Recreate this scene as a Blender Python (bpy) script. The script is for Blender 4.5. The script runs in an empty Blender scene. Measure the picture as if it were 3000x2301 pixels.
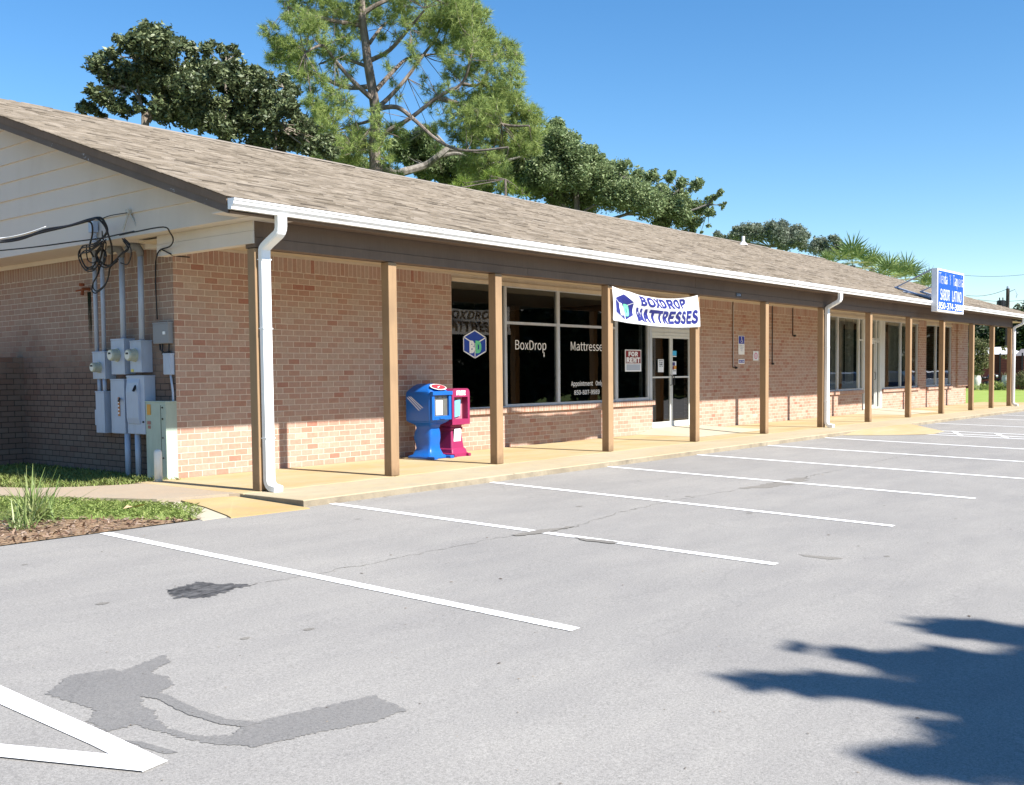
import bpy, bmesh, math, random
import numpy as np
from mathutils import Vector, Matrix
CAM_LOC = (-7.5783,-10.1755,1.3487)
CAM_R = [[0.632785,-0.774262,-0.010066],[-0.047129,-0.025536,-0.998562],[0.772892,0.63235,-0.052649]]
PINE_TRUNK = [(23.38,22.48,9.5),(23.39,22.48,10.0),(23.4,22.46,11.25),(23.41,22.46,12.42),(23.34,22.52,13.29),(23.23,22.63,14.44),(23.15,22.7,15.31),(23.08,22.76,16.17),(23.05,22.79,17.03),(23.02,22.82,18.46),(23.02,22.82,19.43)]
PINE_LIMBS = [[(23.48,22.39,10.96),(23.51,21.89,11.48),(23.99,20.95,11.99),(24.56,19.88,12.78),(24.98,18.92,13.27),(24.97,18.44,14.13),(24.8,18.12,14.87)],[(25.97,19.81,13.63),(26.1,18.91,13.49),(26.11,18.13,14.5)],[(23.55,22.33,12.66),(24.17,22.28,13.24),(24.96,22.05,14.06),(25.77,21.8,15.14),(26.4,21.72,15.93),(26.95,21.71,16.91)],[(23.47,22.4,13.35),(24.77,22.53,14.47),(25.91,22.8,15.37),(27.5,22.59,15.81)],[(23.31,22.54,14.56),(23.4,21.54,14.84),(23.55,20.45,15.45),(23.47,19.57,16.07)],[(23.28,22.58,15.25),(24.36,22.93,16.23),(25.5,23.21,17.05)],[(23.3,22.56,13.0),(22.45,22.66,13.48),(21.54,22.81,14.22),(20.88,22.72,14.61),(20.0,22.81,14.15)],[(23.22,22.64,13.46),(22.61,23.53,13.55),(21.82,24.55,14.1),(21.45,25.19,14.37),(21.12,25.78,14.99)],[(23.33,22.53,12.07),(23.44,23.79,12.05),(23.48,25.1,11.96)],[(23.14,22.71,14.32),(23.04,24.15,14.87),(23.02,25.5,14.89)],[(23.04,22.81,15.99),(22.0,23.29,16.01),(20.88,23.81,16.13),(20.16,23.98,16.2)],[(23.08,22.76,16.46),(23.68,22.19,16.94),(24.52,21.37,17.44),(25.53,20.31,16.88),(26.04,19.74,16.42)],[(23.01,22.83,17.31),(22.74,23.75,17.52),(22.41,24.7,17.42)],[(23.46,22.41,12.54),(23.63,21.41,12.52),(23.69,20.5,11.87),(23.96,19.35,10.89),(24.27,18.11,10.31),(24.91,16.44,10.29)],[(25.29,20.56,13.04),(25.59,19.25,12.53),(26.02,17.71,11.67),(26.22,16.41,11.39)],[(23.37,22.5,11.84),(22.68,22.46,11.13),(22.08,22.33,10.56)],[(26.48,19.23,13.63),(27.06,18.56,13.33),(27.54,17.96,12.91)]]
PINE_BLOBS = [(20.33,25.13,15.37,0.48),(20.63,24.89,14.94,0.66),(21.15,24.46,14.63,0.66),(21.65,24.04,15.23,0.66),(22.03,23.71,15.08,0.48),(20.88,24.69,16.55,0.48),(21.45,24.21,16.59,0.66),(22.23,23.54,16.41,0.66),(22.83,22.99,16.73,0.6),(21.19,24.43,14.17,0.42),(20.75,24.79,14.14,0.36),(22.39,23.4,15.56,0.36),(23.68,22.2,16.77,0.6),(24.3,21.58,16.56,0.54),(24.92,20.95,16.64,0.72),(25.52,20.31,16.65,0.78),(26.12,19.65,16.77,0.6),(25.91,19.88,15.96,0.72),(26.5,19.21,16.08,0.6),(26.69,18.99,15.67,0.54),(25.31,20.53,15.72,0.42),(26.1,19.67,15.2,0.72),(26.65,19.04,14.91,0.6),(27.22,18.36,14.91,0.54),(27.44,18.09,14.44,0.48),(26.1,19.67,14.33,0.48),(26.87,18.78,13.92,0.6),(27.32,18.23,13.39,0.66),(27.43,18.1,12.68,0.54),(27.83,17.59,12.44,0.48),(27.94,17.45,11.85,0.54),(26.86,18.79,12.69,0.72),(26.28,19.46,12.93,0.6),(26.47,19.25,11.87,0.72),(27.16,18.43,11.57,0.72),(27.79,17.64,11.38,0.54),(26.08,19.69,12.17,0.54),(26.85,18.8,10.81,0.6),(27.53,17.98,10.8,0.48),(26.27,19.48,10.99,0.48),(25.68,20.14,11.7,0.36),(21.69,24.0,12.47,0.42),(22.35,23.43,12.61,0.48),(22.16,23.6,11.8,0.6),(21.67,24.02,11.32,0.48),(22.76,23.06,11.24,0.54),(22.86,22.97,12.11,0.36),(23.01,22.83,10.54,0.36),(22.53,23.26,10.53,0.3),(23.87,22.01,11.97,0.36),(23.74,22.14,11.26,0.3),(23.77,22.11,10.21,0.3),(21.57,24.11,13.16,0.24),(24.06,21.83,13.37,0.18),(24.89,20.98,13.62,0.27),(24.69,21.19,14.31,0.24),(23.74,22.14,14.58,0.24),(22.81,23.02,14.71,0.3),(21.84,23.88,13.52,0.3),(21.98,23.76,17.31,0.72),(21.11,24.49,17.36,0.54),(23.06,22.79,17.6,0.72),(24.11,21.78,17.54,0.72),(25.13,20.73,17.45,0.72),(25.93,19.86,17.58,0.66),(22.86,22.97,18.74,0.72),(23.91,21.97,18.51,0.72),(21.99,23.74,18.28,0.6),(24.94,20.94,18.37,0.6),(20.31,25.14,14.4,0.36),(21.08,24.52,15.48,0.36),(26.35,19.39,16.43,0.54),(25.11,20.75,15.19,0.3),(25.63,20.2,14.68,0.3),(25.08,20.78,12.69,0.24),(25.69,20.13,12.69,0.3),(24.5,21.39,15.35,0.36),(24.08,21.8,15.63,0.27),(25.7,20.12,13.86,0.45),(25.29,20.56,13.39,0.36),(25.89,19.9,13.28,0.39),(26.48,19.23,13.51,0.48),(25.48,20.35,12.16,0.39),(25.07,20.79,11.58,0.36),(26.65,19.04,10.22,0.36),(27.07,18.54,10.22,0.36),(22.46,23.33,14.58,0.33),(22.2,23.57,14.22,0.36),(22.57,23.23,13.26,0.27),(22.13,23.62,12.95,0.36),(22.51,23.28,12.16,0.33),(21.9,23.82,12.02,0.42),(21.46,24.2,11.77,0.36),(23.27,22.58,11.13,0.21),(23.62,22.25,11.84,0.27),(26.07,19.7,11.58,0.48),(26.66,19.03,11.4,0.54),(27.43,18.1,12.15,0.48),(26.93,18.7,12.1,0.54),(24.5,21.38,16.05,0.36),(23.46,22.41,16.19,0.3),(22.82,23.0,15.98,0.33),(21.4,24.26,13.21,0.27),(21.18,24.43,13.71,0.27),(26.3,19.44,10.52,0.36),(27.9,17.51,10.91,0.36),(21.97,23.76,10.63,0.36),(22.32,23.46,10.35,0.3),(21.37,24.28,11.19,0.42),(21.89,23.84,10.92,0.48),(22.41,23.38,10.93,0.48),(22.75,23.07,10.36,0.42),(23.1,22.75,10.95,0.33),(23.61,22.27,10.79,0.3),(23.82,22.06,10.56,0.33),(23.41,22.46,11.55,0.24),(21.82,23.9,12.07,0.45),(22.77,23.05,11.7,0.42),(22.07,23.68,11.21,0.42),(21.53,24.14,10.73,0.36),(24.25,21.64,11.39,0.33),(26.07,19.71,10.4,0.48),(27.03,18.58,9.81,0.42),(26.45,19.27,9.81,0.42),(26.66,19.02,11.87,0.48),(27.06,18.56,13.33,0.48),(26.34,19.4,14.68,0.48),(25.8,20.01,16.42,0.48)]
SAPLING_BLOBS = [(20.76,15.14,8.25,0.36),(21.42,14.38,8.49,0.36),(21.74,14.0,8.04,0.43),(22.12,13.53,7.83,0.23),(20.55,15.37,8.0,0.25)]
MAGNOLIA_BLOBS = [(9.83,21.34,9.88,0.26),(10.16,21.15,10.3,0.26),(10.31,21.07,11.09,0.34),(10.57,20.91,11.51,0.3),(10.55,20.92,10.81,0.39),(10.97,20.68,11.01,0.43),(11.18,20.55,11.73,0.34),(11.24,20.51,11.43,0.39),(11.7,20.22,12.14,0.34),(11.69,20.23,11.67,0.47),(12.12,19.96,12.06,0.39),(12.44,19.75,12.14,0.26),(12.17,19.92,11.6,0.47),(11.68,20.24,11.0,0.56),(12.33,19.82,11.29,0.43),(12.53,19.69,11.71,0.21),(10.38,21.03,10.17,0.34),(10.76,20.8,9.97,0.34),(11.93,20.08,10.62,0.47),(12.14,19.94,10.13,0.51),(12.48,19.72,10.83,0.47),(11.91,20.09,9.79,0.39),(12.91,19.43,11.66,0.26),(13.13,19.27,11.6,0.3),(13.36,19.11,12.02,0.26),(13.36,19.11,11.62,0.3),(13.75,18.83,11.97,0.21),(13.28,19.16,11.13,0.43),(12.96,19.39,11.03,0.43),(13.77,18.81,11.41,0.39),(14.09,18.58,11.44,0.34),(14.24,18.46,11.29,0.3),(13.6,18.94,10.84,0.51),(12.95,19.4,10.39,0.56),(12.62,19.62,9.96,0.47),(13.42,19.06,10.02,0.6),(12.93,19.41,9.59,0.39),(14.07,18.59,10.67,0.51),(14.06,18.6,9.86,0.6),(13.57,18.96,9.3,0.39),(14.62,18.17,10.99,0.3),(14.87,17.97,11.17,0.26),(15.12,17.77,10.85,0.3),(14.54,18.23,10.41,0.43),(15.02,17.85,10.28,0.47),(14.69,18.11,9.69,0.51),(15.32,17.6,9.93,0.43),(15.16,17.74,9.3,0.47),(14.52,18.24,9.15,0.39),(15.57,17.4,9.53,0.34),(15.94,17.08,9.13,0.34),(15.62,17.35,8.79,0.26),(14.14,18.53,9.17,0.34),(16.09,16.95,8.81,0.26),(11.33,20.46,9.86,0.17),(10.05,21.21,9.75,0.21),(10.87,20.74,10.53,0.26),(13.25,19.19,9.53,0.39)]
MAGNOLIA_LIMBS = [[(11.38,20.43,9.16),(11.46,20.38,9.64),(11.59,20.3,10.04),(11.8,20.17,10.53),(11.75,20.19,11.4),(11.7,20.23,11.86)],[(11.46,20.38,9.64),(11.3,20.48,10.02),(11.18,20.55,10.4),(10.96,20.68,10.54),(10.65,20.87,10.66)],[(11.59,20.3,10.04),(11.99,20.04,10.39),(12.26,19.87,11.13)],[(11.3,20.48,10.02),(11.17,20.56,10.95),(11.24,20.51,11.5)],[(13.44,19.05,9.21),(13.49,19.02,10.02),(13.5,19.01,10.83),(13.45,19.04,11.55)],[(13.49,19.02,10.02),(13.91,18.71,10.62),(14.18,18.51,11.12)],[(14.71,18.1,8.88),(14.72,18.09,9.69),(14.8,18.03,10.43),(14.93,17.92,10.93)],[(13.48,19.02,9.78),(13.01,19.36,10.31),(12.96,19.39,11.03)]]
SWEETGUM_BLOBS = [(32.53,19.68,12.94,0.36),(32.74,19.4,12.59,0.48),(32.39,19.87,12.25,0.48),(32.74,19.4,11.89,0.66),(33.01,19.02,12.17,0.33),(32.38,19.88,11.38,0.66),(33.01,19.02,11.3,0.66),(33.42,18.45,11.58,0.45),(33.58,18.21,11.16,0.51),(33.75,17.97,11.44,0.36),(32.02,20.35,10.87,0.66),(31.84,20.58,10.17,0.66),(32.38,19.88,10.33,0.77),(33.07,18.93,10.37,0.83),(33.75,17.97,10.46,0.77),(34.01,17.58,11.03,0.36),(34.23,17.24,10.78,0.36),(34.39,17.0,10.43,0.54),(34.64,16.61,10.53,0.39),(33.91,17.73,9.64,0.83),(33.24,18.7,9.49,0.72),(32.55,19.65,9.51,0.6),(34.39,17.0,9.5,0.77),(34.86,16.27,9.94,0.66),(34.95,16.12,10.39,0.36),(35.31,15.52,10.19,0.3),(35.4,15.38,10.48,0.18),(35.25,15.62,9.56,0.6),(34.86,16.27,9.07,0.66),(35.46,15.28,9.03,0.6),(35.66,14.93,10.0,0.3),(35.75,14.78,9.64,0.42),(35.95,14.43,9.86,0.3),(35.89,14.53,9.17,0.48),(36.17,14.03,9.04,0.36),(36.39,13.63,9.42,0.24),(36.52,13.38,9.58,0.17),(36.58,13.28,9.0,0.14),(36.28,13.83,8.68,0.24),(35.75,14.78,8.55,0.48),(36.03,14.28,8.35,0.3),(35.31,15.53,8.46,0.48),(35.89,14.53,7.96,0.27),(36.25,13.88,8.05,0.12),(32.03,20.34,11.8,0.48)]
SWEETGUM_LIMBS = [[(33.13,18.85,7.68),(33.07,18.94,8.85),(33.01,19.03,10.37),(32.8,19.31,11.78),(32.6,19.58,12.71)],[(33.07,18.94,8.85),(33.91,17.73,9.64),(34.23,17.24,10.55)],[(33.13,18.85,8.27),(34.39,17.01,8.8),(35.31,15.53,9.44),(35.66,14.93,9.88)],[(34.39,17.01,8.8),(35.6,15.03,8.73),(36.31,13.78,9.14)],[(33.07,18.94,8.85),(32.38,19.89,9.75),(32.1,20.25,11.1)]]
OAK_BLOBS = [(29.95,27.25,13.04,0.39),(30.24,26.96,12.63,0.6),(30.63,26.55,13.05,0.53),(30.87,26.31,12.36,0.75),(30.28,26.91,12.01,0.5),(31.34,25.8,11.94,0.71),(31.0,26.17,11.39,0.5),(31.81,25.28,12.22,0.6),(31.81,25.29,11.53,0.53),(32.32,24.71,11.67,0.6),(32.5,24.5,10.97,0.64),(32.96,23.96,11.8,0.64),(33.41,23.42,12.0,0.71),(33.86,22.87,12.34,0.71),(34.07,22.6,11.29,0.85),(34.5,22.04,11.98,0.85),(34.29,22.32,13.02,0.57),(34.85,21.59,13.56,0.43),(34.72,21.76,12.67,0.78),(34.71,21.77,10.93,0.78),(31.33,25.81,11.04,0.36),(33.63,23.16,11.09,0.57),(30.04,27.16,12.14,0.43),(30.52,26.67,11.52,0.36),(31.8,25.29,11.04,0.43),(32.22,24.82,11.04,0.5),(29.65,27.55,12.48,0.43),(27.43,29.62,12.29,0.5),(27.93,29.17,11.75,0.43),(26.81,30.15,12.4,0.5),(28.44,28.7,11.77,0.36),(26.25,30.63,12.65,0.43)]
OAK_LIMBS = [[(26.86,26.07,10.21),(27.53,25.43,10.74),(28.46,24.49,11.21),(28.91,24.0,11.6),(29.28,23.61,12.06)],[(29.23,23.66,12.0),(28.92,24.0,12.52),(28.57,24.37,12.91)],[(29.23,23.66,11.93),(29.81,23.03,11.87),(30.59,22.13,11.8)],[(28.91,24.0,11.6),(29.59,23.27,11.74),(30.24,22.53,11.21),(31.51,21.0,11.59)]]
FAR_OAK_BLOBS = [(62.96,27.56,11.53,0.33),(63.2,27.11,11.28,0.26),(63.57,26.4,11.88,0.36),(63.52,26.5,11.43,0.42),(63.88,25.8,11.86,0.48),(63.98,25.6,11.39,0.6),(64.28,25.0,12.05,0.43),(64.37,24.79,11.47,0.72),(64.66,24.19,11.9,0.54),(64.86,23.79,11.31,0.72),(65.04,23.39,12.09,0.48),(65.14,23.18,11.28,0.77),(65.41,22.58,11.59,0.54),(65.63,22.08,11.46,0.48),(65.41,22.58,10.91,0.72),(65.76,21.78,11.22,0.31),(65.68,21.97,10.55,0.48),(65.04,23.38,10.61,0.6)]
FAR_TREE_BLOBS = [(60.5,18.82,10.13,0.35),(60.47,18.91,9.62,0.5),(60.66,18.45,10.01,0.4),(60.74,18.26,9.48,0.44),(60.89,17.89,10.19,0.33),(61.01,17.61,9.97,0.29),(60.97,17.7,9.46,0.44),(61.12,17.34,9.54,0.4)]
PALMS = [[(39.01,7.97,6.34),1.01],[(41.19,7.88,6.24),0.77],[(41.39,10.1,6.62),0.53],[(37.67,5.84,5.44),0.77],[(39.79,5.84,5.49),0.87],[(39.12,4.65,5.01),0.62]]
DARK_BLOBS = [(84.78,16.02,3.72,1.41),(85.06,15.02,4.41,1.41),(85.32,14.01,4.1,1.41),(85.58,13.02,4.22,1.41),(85.82,12.03,4.05,1.57),(86.04,11.06,4.72,1.72),(85.78,12.17,5.59,0.81),(85.66,12.67,5.75,0.69),(85.93,11.56,5.99,0.94),(85.26,14.25,2.83,1.25),(85.64,12.75,2.8,1.25),(85.94,11.52,3.06,1.25),(84.92,15.5,2.85,1.25),(86.2,10.34,5.53,1.57),(84.48,17.04,4.03,1.25),(86.41,9.35,4.12,1.88)]
MYRTLE_BLOBS = [(63.64,9.91,2.73,0.43),(63.78,9.43,2.94,0.48),(63.88,9.04,2.72,0.48),(63.86,9.13,2.17,0.53),(63.73,9.61,2.07,0.58),(63.63,9.96,1.85,0.43),(63.89,9.03,1.73,0.48),(63.78,9.41,1.51,0.48),(63.68,9.8,1.19,0.34),(63.83,9.25,1.18,0.29),(63.95,8.78,2.27,0.24),(64.2,7.83,2.69,0.19),(64.21,7.78,2.15,0.19),(63.62,10.01,2.29,0.43)]
P_POLE_TOP = (79.76,11.55,7.56)
P_POLE_LOW = (79.75,11.57,6.15)
P_TRANS = (79.71,11.76,6.34)
P_FENCE_L = (67.23,11.9,-0.0)
P_FENCE_R = (68.55,6.82,-0.02)
P_URN1 = (66.68,10.19,0.03)
P_URN2 = (67.12,8.52,0.3)
P_MOTO = (67.32,9.75,0.09)
P_SHEDL = (73.61,11.39,0.41)
P_SHEDR = (74.2,9.04,0.39)
P_SHED_TOP = (73.88,10.32,2.85)
P_SHED_EAVE = (73.88,10.32,2.45)
P_RWALL = (69.22,8.36,0.22)
P_GRASSCLUMP = (66.35,7.45,-0.0)
P_HEDGE = (66.32,9.62,0.06)
P_HEDGE2 = (66.59,8.56,0.06)
P_UMB = (66.71,10.08,2.82)
WIRES = [[(98.17,20.11,10.38),(99.87,13.39,10.36)],[(88.89,16.15,7.38),(90.11,11.22,7.44)],[(79.0,14.42,7.16),(79.76,11.55,7.56)]]
SERVICE = [[(-1.6,3.73,3.06),(-1.1,3.79,3.16),(-1.0,3.57,3.18),(-0.9,3.35,3.22),(-0.8,3.13,3.28),(-0.7,2.76,3.3),(-0.62,2.44,3.35),(-0.58,2.21,3.36),(-0.55,2.15,3.3),(-0.5,2.18,3.2),(-0.5,2.3,3.12)],[(-1.62,3.69,3.07),(-1.12,3.75,3.14),(-1.0,3.48,3.16),(-0.9,3.18,3.22),(-0.8,2.89,3.26),(-0.7,2.6,3.3),(-0.62,2.36,3.34),(-0.6,2.23,3.35),(-0.55,2.15,3.26),(-0.5,2.15,3.14),(-0.4,2.26,3.02),(-0.3,2.45,2.82),(-0.3,2.6,2.82),(-0.3,2.8,2.92)],[(-0.6,2.51,3.35),(-0.5,2.55,3.33),(-0.4,2.72,3.22),(-0.3,2.98,3.08),(-0.3,2.89,2.95)],[(-1.3,4.44,3.03),(-0.9,4.23,3.09),(-0.8,3.39,3.08),(-0.65,2.71,3.1),(-0.6,2.19,3.1),(-0.55,1.84,3.12),(-0.5,1.56,3.14)],[(-0.6,2.1,3.34),(-0.55,2.0,3.37),(-0.46,1.77,3.39)]]
LOOPS = [[(-0.4,2.48,3.15),(-0.4,2.7,3.09),(-0.35,3.06,3.1),(-0.35,3.14,3.01),(-0.35,3.07,2.88),(-0.35,2.97,2.8),(-0.35,2.81,2.78),(-0.35,2.68,2.83),(-0.35,2.58,2.97),(-0.4,2.45,3.07)],[(-0.4,2.47,3.11),(-0.38,2.82,3.03),(-0.36,3.01,3.03),(-0.36,3.1,2.97),(-0.36,2.98,2.82),(-0.36,2.79,2.82),(-0.36,2.69,2.89)],[(-0.4,2.39,3.12),(-0.35,2.64,3.05),(-0.35,2.72,2.98),(-0.3,2.71,2.86),(-0.3,2.52,2.81),(-0.3,2.36,2.86),(-0.3,2.19,2.94),(-0.3,2.04,2.99),(-0.3,2.01,3.04),(-0.3,2.13,3.12)],[(-0.3,2.71,2.84),(-0.25,2.87,2.73),(-0.22,3.05,2.64),(-0.22,3.06,2.55),(-0.22,2.96,2.51),(-0.22,2.77,2.58),(-0.22,2.67,2.68),(-0.25,2.55,2.81),(-0.3,2.28,2.87)],[(-0.35,2.09,3.11),(-0.35,1.91,2.99),(-0.35,1.9,2.87),(-0.35,1.99,2.78),(-0.35,2.14,2.81)],[(-0.38,2.91,3.09),(-0.34,2.99,3.0),(-0.34,2.95,2.9),(-0.34,2.82,2.86),(-0.34,2.73,2.91),(-0.34,2.75,3.02)],[(-0.5,2.3,3.21),(-0.45,2.38,3.13),(-0.4,2.39,3.07),(-0.3,2.61,2.97),(-0.3,2.66,2.83)]]
THIN = [[(-0.55,1.81,3.11),(-0.5,1.54,3.13),(-0.46,0.99,3.14),(-0.3,1.1,3.1),(-0.2,1.19,3.03),(-0.1,1.42,2.98),(-0.05,1.69,2.97),(-0.05,1.77,2.93),(-0.05,1.8,2.88),(0.33,2.43,2.91),(0.34,2.46,2.7),(0.34,2.46,2.49)],[(-0.05,1.69,2.97),(-0.05,1.5,2.9),(0.1,1.65,2.9),(0.3,1.6,2.89)]]
THIN_DROP = [(0.34,2.47,2.66),(0.34,2.46,2.41),(0.34,2.45,2.13)]
BRACKET = [(-0.25,2.09,3.46),(-0.3,2.16,3.21),(-0.2,1.95,3.22)]
LEAF_LITTER = (-1.62,-0.13,-0.05)

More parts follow.
